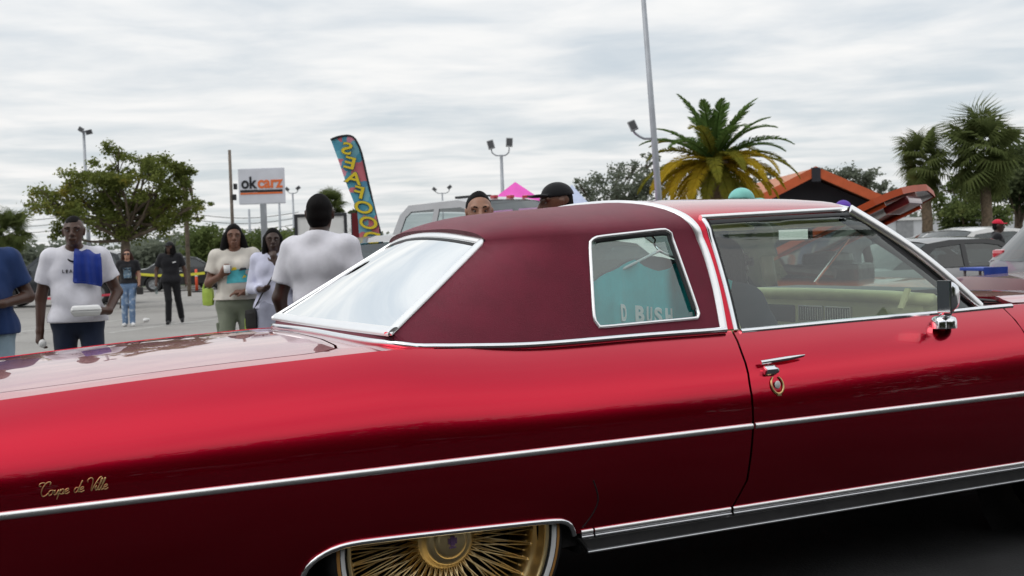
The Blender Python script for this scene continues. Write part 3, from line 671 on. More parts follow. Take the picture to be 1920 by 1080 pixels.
# ---- door handle, emblem, script
def face(s, z, lift=0): return on_side(s, z) + side_n(s, z) * lift
hp = [face(s, .951 + (s - 1.31) * .05, .016) for s in np.linspace(1.315, 1.535, 12)]
strip('door_handle', hp, [side_n(1.4, .95)] * 12, [.018] * 8 + [.016, .014, .011, .006], .012, 'chrome', car)
h0 = side_n(1.36, .93)
MB().box(face(1.352, .925, .010), (.055, .03, .030), rot=(math.asin(h0.z), 0, 0), bev=.008).build('handle_base', 'chrome', car)
MB().lathe([(0, -.022), (.011, -.022), (.012, -.01), (.012, .01)], 16, 'y', face(1.374, .927, .004)).build('lock_button', 'brushed_trim', car, True)
ec = (1.372, .872)
ar = [face(ec[0] + .028 * math.sin(a), ec[1] + .033 * math.cos(a), .004) for a in np.linspace(.5, 2 * math.pi - .5, 26)]
strip('wreath_emblem', ar, side_n(*ec), [.006 + .004 * math.sin(math.pi * i / 25) for i in range(26)], .005, 'gold_script', car)
MB().ell(face(*ec, .004), (.014, .005, .016), 16, 8).build('crest_emblem', 'white_wall', car, True)
MB().box(face(ec[0], ec[1] - .038, .005), (.018, .004, .008), bev=.001).build('emblem_bow', 'gold', car)
# cursive badge drawn stroke by stroke (units: letter x-height = 1)
STR = {'C': [[(1.55, 1.9), (1.65, 2.4), (1.3, 2.6), (.75, 2.3), (.35, 1.5), (.3, .6), (.65, .0), (1.2, .05), (1.65, .5)], [(.75, 2.3), (.2, 2.55), (-.35, 2.35), (-.35, 1.95), (.0, 1.9)]],
       'o': [[(.75, .95), (.3, .9), (.1, .4), (.3, .0), (.7, .1), (.85, .55), (.75, .95), (1.05, .8)]],
       'u': [[(.0, .6), (.2, .95), (.15, .3), (.3, .0), (.65, .2), (.85, .95), (.8, .25), (.95, .0), (1.15, .2)]],
       'p': [[(-.1, -.9), (.1, .2), (.25, 1.0), (.3, .5), (.55, .95), (.85, .8), (.8, .25), (.5, .0), (.25, .2)], [(.6, .0), (1.05, .15)]],
       'e': [[(.05, .4), (.5, .5), (.75, .75), (.55, .98), (.2, .75), (.15, .25), (.4, .0), (.75, .08), (1.0, .3)]],
       'd': [[(.75, .85), (.35, .95), (.1, .45), (.3, .0), (.65, .15), (.9, .9), (1.25, 2.2), (.95, .8), (.9, .1), (1.15, .1)]],
       'V': [[(-.35, 1.7), (-.5, 2.1), (-.1, 2.5), (.4, 2.3), (.55, 1.5), (.6, .0), (1.1, 1.2), (1.7, 2.4), (2.1, 2.5)]],
       'i': [[(.0, .3), (.25, .95), (.2, .2), (.4, .0), (.6, .2)], [(.35, 1.35), (.42, 1.45)]],
       'l': [[(.0, .2), (.45, 1.3), (.65, 2.2), (.45, 2.1), (.25, .8), (.25, .1), (.5, .05), (.65, .25)]]}
badge = []; x = 0
for ch in 'Coupe de Ville':
    if ch == ' ': x += .75; continue
    for st in STR[ch]: badge.append([(x + a + .28 * b, b) for a, b in st])
    x += {'C': 1.55, 'V': 1.15, 'i': .5, 'l': .55}.get(ch, 1.0)
bs = .190 / x
bmb = MB()
for st in badge:
    P = spline([Vector((a, b, 0)) for a, b in st], .25)
    bmb.tube([face(-1.312 + p.x * bs, .770 + p.y * bs * 1.0 + p.x * bs * .0, .003) for p in P], .00155, 6)
bmb.build('script_badge', 'gold_script', car, True)
# ---- door mirror
mat('mirror_tint', (.42, .43, .44), rough=.12, metal=1, var=.05)
mz = cr(ZT, 2.34)
MB().lathe([(0, .012), (.035, .012), (.05, .004), (.055, -.012), (.055, -.04)], 24, 'z', (2.352, .105, 1.070)).build('mirror_foot', 'chrome', car, True)
MB().tube([(2.352, .105, 1.07), (2.348, .085, 1.095), (2.338, .062, 1.12)], [.026, .022, .026], 14).build('mirror_stalk', 'chrome', car, True)
b = MB(); n = 20; prof = [(0, .01), (.05, .012), (.09, .01), (.115, .0), (.12, -.01)]
V = []; F = []
for i, (k, dx) in enumerate(((.0, .065), (.45, .060), (.75, .045), (.93, .022), (1.0, .0), (1.0, -.012), (.96, -.015))):
    for j in range(n):
        a = 2 * math.pi * j / n; c_, s_ = math.cos(a), math.sin(a); e_ = .55
        V.append((2.32 + dx, .055 + .036 * k * abs(c_) ** e_ * (1 if c_ > 0 else -1), 1.168 + .066 * k * abs(s_) ** e_ * (1 if s_ > 0 else -1)))
for i in range(6):
    for j in range(n): F.append((i * n + j, i * n + (j + 1) % n, (i + 1) * n + (j + 1) % n, (i + 1) * n + j))
b.add(V, F).build('mirror_shell', 'chrome', car, True)
MB().box((2.306, .055, 1.168), (.010, .074, .138), bev=.003).build('mirror_glass', 'mirror_tint', car)
# ---- cabin
MB().box((2.575, CC, 1.045), (.27, CW - .62, .2), bev=.05).build('dashboard', 'cream_vinyl', car)
MB().box((2.66, CC, 1.160), (.28, CW - 1.0, .035), bev=.015).build('dash_pad', 'dark_plastic', car)
MB().tube([(2.46, .27, 1.14), (2.44, .5, 1.15), (2.43, CC, 1.155), (2.44, CW - .5, 1.15), (2.46, CW - .27, 1.14)], .03, 10).build('dash_roll', 'cream_vinyl', car, True)
for t in (.86, 1.06):
    b = MB().box((2.448, t, 1.055), (.02, .17, .075), bev=.006); v = b.build('air_vent', 'dark_plastic', car)
    MB().box((2.440, t, 1.094), (.012, .18, .006)).box((2.440, t, 1.016), (.012, .18, .006)).box((2.440, t - .088, 1.055), (.012, .006, .08)).box((2.440, t + .088, 1.055), (.012, .006, .08)).build('vent_frame', 'brushed_trim', v)
    for k in range(9): MB().box((2.437, t - .072 + k * .018, 1.055), (.004, .006, .062)).build('vent_slat', 'brushed_trim', v)
MB().box((2.445, 1.35, 1.05), (.02, .34, .09), bev=.01).build('instrument_panel', 'dark_plastic', car)
MB().lathe([(.17 + .016 * math.cos(a), .016 * math.sin(a)) for a in np.linspace(0, 2 * math.pi, 9)], 32, 'x', (0, 0, 0)).box((0, 0, 0), (.02, .30, .04), bev=.01).build('steering_wheel', 'dark_plastic', car, True).matrix_local = Matrix.Translation((2.22, 1.50, 1.05)) @ Euler((0, .45, 0)).to_matrix().to_4x4()
MB().tube([(2.5, 1.5, .93), (2.22, 1.5, 1.05)], .03, 10).build('steering_column', 'dark_plastic', car, True)
for s, nm in ((1.40, 'front_seat'), (.55, 'rear_seat')):
    MB().box((s + .30, CC, .66), (.56, CW - .62, .22), bev=.07).box((s, CC, .86), (.20, CW - .62, .52), rot=(0, -.22, 0), bev=.07).build(nm, 'cream_vinyl', car, auto=60)
MB().box((.18, CC, 1.075), (.50, CW - .62, .03)).build('parcel_shelf', 'headliner', car)
for far in (False, True):
    MB().box((1.4, (CW - .25) if far else .25, .77), (2.7, .06, .5), bev=.02).build('door_trim', 'cream_vinyl', car)
b = MB().box((2.335, CC, 1.455), (.02, .24, .062), bev=.01).build('rear_view_mirror', 'dark_plastic', car)
MB().box((2.322, CC, 1.455), (.004, .22, .05)).build('mirror_glass', 'chrome', b)
MB().tube([(2.34, CC, 1.48), (2.31, CC, 1.555)], .01).build('mirror_stem', 'chrome', b)
for t in (.70, CW - .70): MB().box((2.10, t, 1.52), (.16, .44, .018), rot=(0, .35, 0), bev=.008).build('sun_visor', 'cream_vinyl', car)
MB().box((2.36, .34, 1.15), (.01, .03, .10), rot=(0, .5, 0)).build('door_lock_rod', 'cream_vinyl', car)
# ---- jersey on a hanger in the quarter window
def jersey():
    r = thing('teal_jersey', 'teal jersey with white lettering hanging inside the rear quarter window', 'shirt', (0, 0, 0))
    r.matrix_world = Matrix.Translation((-.2061, 4.0552, 0)) @ Matrix.Rotation(CT, 4, 'Z')
    sh = [(.70, 1.27), (.82, 1.325), (.95, 1.375), (.985, 1.348), (1.06, 1.325), (1.12, 1.335), (1.17, 1.365), (1.30, 1.33), (1.42, 1.27), (1.40, 1.15), (1.38, .90), (.74, .90), (.72, 1.15)]
    def f(off): return lambda s, z: Vector((s, .345 + off + .014 * math.sin(s * 26 + z * 7) * (1.4 - z) * 2 + .010 * math.sin(s * 55 + 1), z))
    sheet('jersey_front', sh, f(0), (0, -1, 0), 'teal_cloth', r, step=.03, flange=.004)
    bk = [(.72, 1.26), (.82, 1.325), (.95, 1.375), (1.06, 1.385), (1.17, 1.365), (1.30, 1.33), (1.42, 1.27), (1.38, .90), (.74, .90)]
    sheet('jersey_back', bk, f(.03), (0, -1, 0), 'grey_top', r, step=.04, flange=.004)
    MB().tube([(.80, .36, 1.30), (1.06, .337, 1.405), (1.33, .36, 1.30)], .006, 8).build('hanger', 'white_wall', r, True)
    MB().tube([(1.06, .337, 1.405), (1.06, .37, 1.43), (1.075, .385, 1.45), (1.06, .385, 1.465)], .004, 8).build('hanger_hook', 'chrome', r, True)
    x = .868
    for ch, w in (('D', .052), (' ', .028), ('B', .045), ('U', .043), ('S', .040), ('H', .043)):
        if ch != ' ':
            me = textmesh(ch, .1, .001, .004); vs = np.array([v.co[:] for v in me.vertices]); lo, hi = vs.min(0), vs.max(0)
            for v in me.vertices:
                sx = (v.co.x - lo[0]) / (hi[0] - lo[0]); sz = (v.co.y - lo[1]) / (hi[1] - lo[1])
                X = x + sx * w * .72; Z = 1.138 - (X - .868) * .13 + sz * .066
                v.co = Vector((X, f(0)(X, Z).y - .004 - (.002 if v.co.z > 0 else 0), Z))
            obj('letter', me, 'print_white', r)
        x += w
    return r
jersey()
# ------------------------------------------------------------------ people: bodies grown as one surface from blended limb volumes
def nrm(v): v = np.asarray(v, float); return v / (np.linalg.norm(v) + 1e-9)
def field(prims, h, pad=.05, fold=0, seed=0, cuts=()):
    """prims: dict(a, b, ra, rb, k, sc, cut). Distance field of tapered capsules, smooth-blended"""
    lo = np.min([np.minimum(p['a'], p['b']) - max(p['ra'], p['rb']) for p in prims], 0) - pad; hi = np.max([np.maximum(p['a'], p['b']) + max(p['ra'], p['rb']) for p in prims], 0) + pad
    n = np.ceil((hi - lo) / h).astype(int) + 1
    D = np.full(n, .3, np.float32); ax = [lo[i] + h * np.arange(n[i]) for i in range(3)]
    for p in prims:
        a, b, ra, rb, k = np.asarray(p['a'], float), np.asarray(p['b'], float), p['ra'], p['rb'], p.get('k', .03)
        R = max(ra, rb) * max(1, 1 / min(p.get('sc', (1, 1, 1)))) + k * 1.5 + h * 2 + .02
        i0 = np.maximum(0, ((np.minimum(a, b) - R - lo) / h).astype(int)); i1 = np.minimum(n, ((np.maximum(a, b) + R - lo) / h).astype(int) + 2)
        sl_ = tuple(slice(i0[i], i1[i]) for i in range(3))
        X, Y, Z = np.meshgrid(*[ax[i][sl_[i]] for i in range(3)], indexing='ij')
        sc = p.get('sc', (1, 1, 1)); ba = (b - a) / np.array(sc); L2 = max(ba @ ba, 1e-9)
        px, py, pz_ = (X - a[0]) / sc[0], (Y - a[1]) / sc[1], (Z - a[2]) / sc[2]
        t = np.clip((px * ba[0] + py * ba[1] + pz_ * ba[2]) / L2, 0, 1)
        d = np.sqrt((px - t * ba[0])**2 + (py - t * ba[1])**2 + (pz_ - t * ba[2])**2) - (ra + (rb - ra) * t); d *= min(sc) ** .5 if min(sc) < 1 else 1
        for c, nn in p.get('cut', ()):
            d = np.maximum(d, (X - c[0]) * nn[0] + (Y - c[1]) * nn[1] + (Z - c[2]) * nn[2])
        E_ = D[sl_]
        if p.get('sub'):
            D[sl_] = np.maximum(E_, -d)
        else:
            hh = np.clip(.5 + .5 * (E_ - d) / k, 0, 1); D[sl_] = E_ * (1 - hh) + d * hh - k * hh * (1 - hh)
    if fold or len(cuts):
        X, Y, Z = np.meshgrid(*ax, indexing='ij')
        if fold:
            r_ = np.random.default_rng(seed); w = np.zeros(D.shape, np.float32)
            for i in range(5):
                v = r_.normal(size=3) * np.array([26, 26, 8]); w += np.sin(X * v[0] + Y * v[1] + Z * v[2] + r_.uniform(0, 6) + 1.2 * np.sin(Z * 9 + X * 6 + i))
            for i in range(4):
                v = r_.normal(size=3) * np.array([40, 40, 16]); w += .55 * np.sin(X * v[0] + Y * v[1] + Z * v[2] + r_.uniform(0, 6) + 2.0 * np.sin(Z * 14 - X * 9 + 2 * i))
            D += fold * w / 3
        for c, nn in cuts: D = np.maximum(D, (X - c[0]) * nn[0] + (Y - c[1]) * nn[1] + (Z - c[2]) * nn[2])
    return D, lo, h
def nets(D, lo, h):
    """surface nets: smooth quad mesh of the zero level"""
    D = np.pad(D, 1, constant_values=.3); lo = lo - h; s = D < 0; n = np.array(D.shape)
    c = np.zeros(n - 1, np.int8)
    for dx in (0, 1):
        for dy in (0, 1):
            for dz in (0, 1): c += s[dx:n[0] - 1 + dx, dy:n[1] - 1 + dy, dz:n[2] - 1 + dz]
    act = (c > 0) & (c < 8); I = np.argwhere(act); idx = -np.ones(n - 1, np.int32); idx[act] = np.arange(len(I))
    P = np.zeros((len(I), 3)); C = np.zeros(len(I))
    cor = [(a, b, e) for a in (0, 1) for b in (0, 1) for e in (0, 1)]
    for i, a in enumerate(cor):
        for b in cor[i + 1:]:
            if sum(abs(a[k] - b[k]) for k in range(3)) != 1: continue
            A = I + a; B = I + b; da = D[A[:, 0], A[:, 1], A[:, 2]]; db = D[B[:, 0], B[:, 1], B[:, 2]]; m = (da < 0) != (db < 0)
            t = np.where(m, da / np.where(m, da - db, 1), 0)[:, None]; P += np.where(m[:, None], A + t * (B - A), 0); C += m
    P = P / C[:, None] * h + lo; F = []
    for axis in range(3):
        o = [1, 1, 1]; o[axis] = 0; u, v = [k for k in range(3) if k != axis]
        A = s.take(range(n[axis] - 1), axis); B = s.take(range(1, n[axis]), axis); m = A != B
        q = np.argwhere(m); q = q[(q[:, u] > 0) & (q[:, v] > 0) & (q[:, u] < n[u] - 1) & (q[:, v] < n[v] - 1)]
        fl = A[q[:, 0], q[:, 1], q[:, 2]]
        def at_(du, dv): w = q.copy(); w[:, u] -= du; w[:, v] -= dv; return idx[w[:, 0], w[:, 1], w[:, 2]]
        Q = np.stack([at_(1, 1), at_(0, 1), at_(0, 0), at_(1, 0)], 1)
        if axis == 1: fl = ~fl
        Q[~fl] = Q[~fl][:, ::-1]; F.append(Q)
    F = np.concatenate(F); F = F[(F >= 0).all(1)]
    me = bpy.data.meshes.new('m'); me.vertices.add(len(P)); me.vertices.foreach_set('co', P.astype(np.float32).ravel())
    me.loops.add(F.size); me.loops.foreach_set('vertex_index', F.astype(np.int32).ravel()); me.polygons.add(len(F))
    me.polygons.foreach_set('loop_start', np.arange(0, F.size, 4, dtype=np.int32)); me.polygons.foreach_set('use_smooth', np.ones(len(F), bool)); me.update(calc_edges=True); me.validate(); return me
def cap_(a, b, ra, rb=None, k=.03, **kw): return dict(a=np.array(a, float), b=np.array(b, float), ra=ra, rb=ra if rb is None else rb, k=k, **kw)
def ball(c, r, sc=(1, 1, 1), k=.02, **kw): return cap_(c, np.array(c, float) + (0, 0, 1e-4), r, r, k, sc=sc, **kw)
def hand(w, d, pn, side, curl=.5, sp=1.0):
    """palm and five fingers from wrist w along d; pn = palm direction; side +1/-1 where the thumb goes (d x pn)"""
    d = nrm(d); pn = nrm(np.array(pn) - d * (np.array(pn) @ d)); x = np.cross(d, pn) * side; P = []
    w = np.array(w, float); P.append(cap_(w, w + d * .075 , .026, .032, .02, sc=(1, 1, 1)))
    for i, (o, L) in enumerate(((.030, .070), (.011, .079), (-.009, .073), (-.027, .058))):
        q0 = w + d * .085 + x * o; a1 = curl * .5; a2 = curl * 1.25; a3 = curl * 1.9
        q1 = q0 + (d * math.cos(a1) + pn * math.sin(a1)) * L * .45; q2 = q1 + (d * math.cos(a2) + pn * math.sin(a2)) * L * .32; q3 = q2 + (d * math.cos(a3) + pn * math.sin(a3)) * L * .25
        P += [cap_(w + d * .04 + x * o * .7, q0, .013, .011, .008), cap_(q0, q1, .0105, .0095, .004), cap_(q1, q2, .0095, .0085, .003), cap_(q2, q3, .0085, .0075, .003)]
    t0 = w + d * .025 + x * .026; t1 = t0 + nrm(d * .6 + x * .7 + pn * .35) * .045; t2 = t1 + nrm(d * .85 + x * .15 + pn * .5) * .032
    P += [cap_(t0, t1, .0135, .0115, .010), cap_(t1, t2, .0115, .009, .004)]
    return P
BASE = dict(hipL=(.09, 0, .93), hipR=(-.09, 0, .93), kneeL=(.10, -.02, .50), kneeR=(-.10, -.02, .50), ankL=(.105, .02, .085), ankR=(-.105, .02, .085), toeL=(.13, -.13, .03), toeR=(-.13, -.13, .03),
            shL=(.185, 0, 1.425), shR=(-.185, 0, 1.425), elL=(.25, .02, 1.14), elR=(-.25, .02, 1.14), wrL=(.27, -.06, .89), wrR=(-.27, -.06, .89), head=(0, -.02, 1.63), lean=0.0)
def person(label, loc, rz, H=1.75, g=1.0, skin='skin_dark', pose=None, h=.011, top=None, bottom=None, shoes='white_shoe', hair=None, cap=None, face_on=True, belly=0, bust=0, hip=1.0, glasses=False, curl=(.5, .5), palm=((-1, 0, 0), (1, 0, 0)), handdir=(None, None), shoulders=1.0, seated=False, bottoms='trousers', group=None, sleeve=.55, hem=.86, headturn=0):
    """local frame: facing -y, +x is the figure's left-hand side as it faces us (picture right)"""
    P = {k: np.array(v, float) if not isinstance(v, float) else v for k, v in BASE.items()}
    for k, v in (pose or {}).items(): P[k] = np.array(v, float)
    for k in ('shL', 'shR'): P[k] = P[k] * np.array([shoulders, 1, 1])
    r = thing('person', label, 'person', loc, rz, group); sc = H / 1.75; r.scale = (sc, sc, sc)
    pel = (P['hipL'] + P['hipR']) / 2 + (0, 0, .03); neck = (P['shL'] + P['shR']) / 2 + (0, .005, .07); chest = pel * .32 + neck * .68 + (0, 0, -.02); waist = pel * .68 + neck * .32
    hd = P['head']
    def torso(e=0.0, k=.06, low=True):
        L = [cap_(waist + (.05, 0, 0), waist - (.05, 0, 0), .105 * g + e, None, k), cap_(chest + (.08 * shoulders, 0, .0), chest - (.08 * shoulders, 0, 0), .108 * g ** .6 + e, None, k),
             cap_(chest + (.10 * shoulders, .01, .07), chest - (.10 * shoulders, -.01, -.07), .085 * g ** .4 + e, None, k), cap_(P['shL'] * .92 + neck * .08, neck - (0, 0, .055), .062 + e, .06 + e, .04), cap_(P['shR'] * .92 + neck * .08, neck - (0, 0, .055), .062 + e, .06 + e, .04)]
        for q_ in (P['shL'], P['shR']): L.append(cap_(q_ * .5 + neck * .5 + (0, .01, -.012), neck + (0, .015, .0), .042 + e * .5, .052 + e * .5, .04))
        if low: L.append(cap_(pel + (.065 * hip, .01, -.02), pel - (.065 * hip, -.01, .02), .115 * g * hip ** .5 + e, None, k))
        if belly: L.append(ball(waist + (0, -.055 * belly - .01, .0), .115 * g + e, (1.15, 1, 1.15), .08))
        if bust:
            for x in (-.075, .075): L.append(ball(chest + (x, -.075, .02), .065 * bust + e, k=.04))
        return L
    body = torso()
    body += [cap_(neck - (0, 0, .06), hd - (0, -.015, .06), .056, .052, .03)]
    # head with brow, nose, lips, chin, ears
    Rz = np.array([[math.cos(headturn), -math.sin(headturn), 0], [math.sin(headturn), math.cos(headturn), 0], [0, 0, 1]])
    hp_ = lambda x, y, z: hd + Rz @ np.array([x, y, z])
    body += [ball(hp_(0, .012, .025), .09, (.86, 1.06, 1.04), .02), ball(hp_(0, -.02, -.045), .062, (.92, 1.05, 1.1), .03), ball(hp_(0, -.062, -.088), .022, (1.2, .9, .8), .025)]
    if face_on:
        body += [cap_(hp_(0, -.088, .018), hp_(0, -.106, -.022), .009, .0135, .012), cap_(hp_(-.016, -.096, -.027), hp_(.016, -.096, -.027), .010, None, .008), cap_(hp_(-.05, -.074, .030), hp_(.05, -.074, .030), .013, None, .015),
                 cap_(hp_(-.022, -.090, -.055), hp_(.022, -.090, -.055), .0095, None, .006), cap_(hp_(-.018, -.086, -.069), hp_(.018, -.086, -.069), .0095, None, .006)]
    for x in (-1, 1): body.append(cap_(hp_(.082 * x, .012, .018), hp_(.078 * x, .008, -.024), .014, .010, .006, sc=(.6, 1, 1)))
    for sd_, i in (('L', 0), ('R', 1)):
        sh, el, wr = P['sh' + sd_], P['el' + sd_], P['wr' + sd_]
        body += [cap_(sh, el, .056 * g ** .5, .043 * g ** .5, .03), cap_(el, wr, .043 * g ** .4, .029, .02)]
        dd = handdir[i] if handdir[i] is not None else wr - el
        body += hand(wr, dd, palm[i], 1 if i == 0 else -1, curl[i])
        hp2, kn, an, to = P['hip' + sd_], P['knee' + sd_], P['ank' + sd_], P['toe' + sd_]
        body += [cap_(hp2, kn, .088 * g ** .7 * hip ** .4, .058 * g ** .4, .05), cap_(kn, an, .056 * g ** .4, .038, .02), cap_(kn * .7 + an * .3 + (0, .015, 0), kn * .45 + an * .55, .054 * g ** .4, .042, .03), cap_(an - (0, -.02, .02), to, .036, .028, .02)]
    D = field(body, h); obj('body', nets(*D), skin, r)
    if face_on:
        if not cap:
            for x in (-1, 1): MB().tube([hp_(.016 * x, -.0885, .030), hp_(.032 * x, -.0865, .035), hp_(.050 * x, -.078, .030)], [.0035, .004, .002], 6).build('eyebrow', 'hair_black', r, True)
        for x in (-.031, .031):
            MB().ell(hp_(x, -.0725, .008), (.0105, .009, .0055), 10, 8).build('eye', 'eye_white', r, True); MB().ell(hp_(x, -.0795, .008), (.005, .003, .005), 8, 6).build('pupil', 'dark_plastic', r, True)
    if top:
        L = torso(.020, .07, True) + [cap_(pel + (.07 * hip, .01, -.03), pel - (.07 * hip, -.01, .03), .120 * g * hip ** .5 + .036, None, .05)]
        for sd_ in 'LR':
            sh, el, wr = P['sh' + sd_], P['el' + sd_], P['wr' + sd_]
            if sleeve <= 1: e = sh + (el - sh) * sleeve; d = nrm(el - sh); L.append(cap_(sh, e + d * .06, .073 * g ** .5, .078 * g ** .5, .035, cut=[(e, d)]))
            else:
                e = wr - (wr - el) * .06; d = nrm(wr - el); L += [cap_(sh, el, .072 * g ** .5, .058 * g ** .5, .035), cap_(el, e + d * .04, .058 * g ** .5, .046, .02, cut=[(e, d)])]
        nl = neck + (0, -.03, .012)
        D = field(L + [ball(neck + (0, -.045, .045), .075, (1, 1.1, .9), sub=True)], h, fold=.0042, seed=int(H * 1000) + len(label), cuts=[((0, 0, hem), (0, .0, -1)), (tuple(neck + (0, 0, .03)), (0, -.25, 1))])
        obj(top[0], nets(*D), top[1], r)
    if bottom:
        L = [cap_(pel + (.068 * hip, .01, -.02), pel - (.068 * hip, -.01, .02), .120 * g * hip ** .5 + .012, None, .05), cap_(waist + (.05, 0, -.06), waist - (.05, 0, .06), .108 * g + .008, None, .05)]
        for sd_ in 'LR':
            hp2, kn, an = P['hip' + sd_], P['knee' + sd_], P['ank' + sd_]
            L += [cap_(hp2, kn, .098 * g ** .7 * hip ** .5, .073 * g ** .5, .03), cap_(kn, an + (0, 0, .0), .073 * g ** .5, .062, .02)]
            if bottoms == 'skirt': L += [cap_(hp2 * (.5, 1, 1), (kn + an) * (.2, .5, .5) , .13 * g * hip, .15 * g, .08)]
        D = field(L, h, fold=.0045, seed=len(label) + 3, cuts=[((0, 0, 1.04), (0, 0, 1)), ((0, 0, .045), (0, 0, -1))] if not seated else [])
        obj(bottoms, nets(*D), bottom, r)
    for sd_ in 'LR':
        an, to = P['ank' + sd_], P['toe' + sd_]; z0 = to[2] - .03
        D = field([cap_(an + (0, .02, -.035), to + (0, -.01, .008), .046, .037, .03), cap_(an + (0, .02, -.02), an + (0, .01, .03), .044, .046, .03)], max(h, .008), cuts=[((0, 0, z0), (0, 0, -1)), ((0, 0, an[2] + .045), (0, 0, 1))])
        obj('shoe', nets(*D), shoes, r)
    if hair:
        kind, mt = hair
        if kind == 'fade': L = [ball(hp_(0, .018, .034), .0895, (.88, 1.05, 1.0), .01, cut=[(hp_(0, -.03, .035), nrm(Rz @ np.array([0, -.62, -.55])))]), ball(hp_(0, .032, -.012), .082, (.92, 1, .95), .01, cut=[(hp_(0, .03, 0), Rz @ np.array([0, -1, 0]))])]
        elif kind == 'long':
            L = [ball(hp_(0, .022, .036), .096, (.92, 1.05, 1.02), .02, cut=[(hp_(0, -.045, .045), nrm(Rz @ np.array([0, -.8, -.35])))])]
            for x in (-1, 1):
                L += [cap_(hp_(.07 * x, .02, .0), hp_(.105 * x, .03, -.16), .045, .05, .03), cap_(hp_(.105 * x, .03, -.16), hp_(.13 * x, -.02, -.36), .05, .03, .03)]
            L += [cap_(hp_(0, .06, 0), hp_(0, .10, -.25), .075, .08, .04)]
        elif kind == 'bob':
            L = [ball(hp_(0, .022, .036), .095, (.92, 1.05, 1.02), .02, cut=[(hp_(0, -.04, .05), nrm(Rz @ np.array([0, -.8, -.35])))])]
            for x in (-1, 1): L += [cap_(hp_(.07 * x, .025, .02), hp_(.092 * x, .02, -.17), .036, .032, .03)]
            L += [cap_(hp_(0, .05, 0), hp_(0, .08, -.20), .07, .07, .04)]
        elif kind == 'pulled': L = [ball(hp_(0, .024, .036), .092, (.9, 1.05, 1.02), .02, cut=[(hp_(0, -.03, .05), nrm(Rz @ np.array([0, -.75, -.30])))]), ball(hp_(0, .13, .02), .05, k=.03)]
        elif kind == 'dread':
            L = [ball(hp_(0, .024, .032), .096, (.92, 1.05, 1.02), .02, cut=[(hp_(0, -.04, .04), nrm(Rz @ np.array([0, -.8, -.3])))])]
            for i in range(15):
                a = -2.6 + 5.2 * i / 14 + math.pi / 2; x, y = .085 * math.cos(a), .03 + .085 * math.sin(a)
                L += [cap_(hp_(x, y, .03), hp_(x * 1.25, y * 1.2, -.12), .017, .016, .008), cap_(hp_(x * 1.25, y * 1.2, -.12), hp_(x * 1.15, y * 1.25, -.24), .016, .011, .006)]
        D = field(L, max(h * .8, .006), fold=.004, seed=4); obj('hair', nets(*D), mt, r)
    if cap:
        D = field([ball(hp_(0, .015, .046), .097, (.9, 1.08, .92), .01, cut=[(hp_(0, 0, .045), Rz @ np.array([0, .12, -1]))]), cap_(hp_(-.045, -.115, .050), hp_(.045, -.115, .050), .045, None, .008, sc=(1, 1.15, .22))], max(h * .7, .006)); obj('cap', nets(*D), cap, r)
    if glasses:
        b = MB()
        for x in (-.033, .033): b.box(hp_(x, -.098, .012), (.054, .012, .036), bev=.005)
        b.tube([hp_(-.075, .01, .018), hp_(-.066, -.085, .018), hp_(.066, -.085, .018), hp_(.075, .01, .018)], .004, 6); b.build('sunglasses', 'dark_plastic', r)
    return r
def pw(r, p): # point of a person's own frame in the world
    s = r.scale[0]; c, n = math.cos(r.rotation_euler.z), math.sin(r.rotation_euler.z); return Vector((r.location.x + s * (p[0] * c - p[1] * n), r.location.y + s * (p[0] * n + p[1] * c), r.location.z + s * p[2]))
from mathutils.bvhtree import BVHTree
def front(r, name):
    me = [c for c in r.children if c.name.startswith(name)][0].data; b = BVHTree.FromPolygons([v.co for v in me.vertices], [p.vertices for p in me.polygons])
    def f(x, z, lift=.003):
        h_ = b.ray_cast(Vector((x, -1, z)), Vector((0, 1, 0)))[0]; return (h_.y if h_ is not None else -.16) - lift
    return f
def foam_box(loc, rz, label, tilt=0):
    r = thing('foam_box', label, 'food box', loc, rz); r.rotation_euler.x = tilt
    def tray(z0, z1, w0, w1): return MB().add([(sx * w / 2, sy * w / 2 * .92, z) for z, w in ((z0, w0), (z1, w1)) for sx, sy in ((-1, -1), (1, -1), (1, 1), (-1, 1))], [(3, 2, 1, 0), (4, 5, 6, 7), (0, 1, 5, 4), (1, 2, 6, 5), (2, 3, 7, 6), (3, 0, 4, 7)])
    tray(0, .042, .19, .235).build('tray', 'foam', r, bevel=.01); tray(.045, .080, .235, .20).build('lid', 'foam', r, bevel=.01); return r
def lookat_rz(x, y, tx=0, ty=0): return math.atan2(tx - x, -(ty - y)) * 1.0
P_ = {}
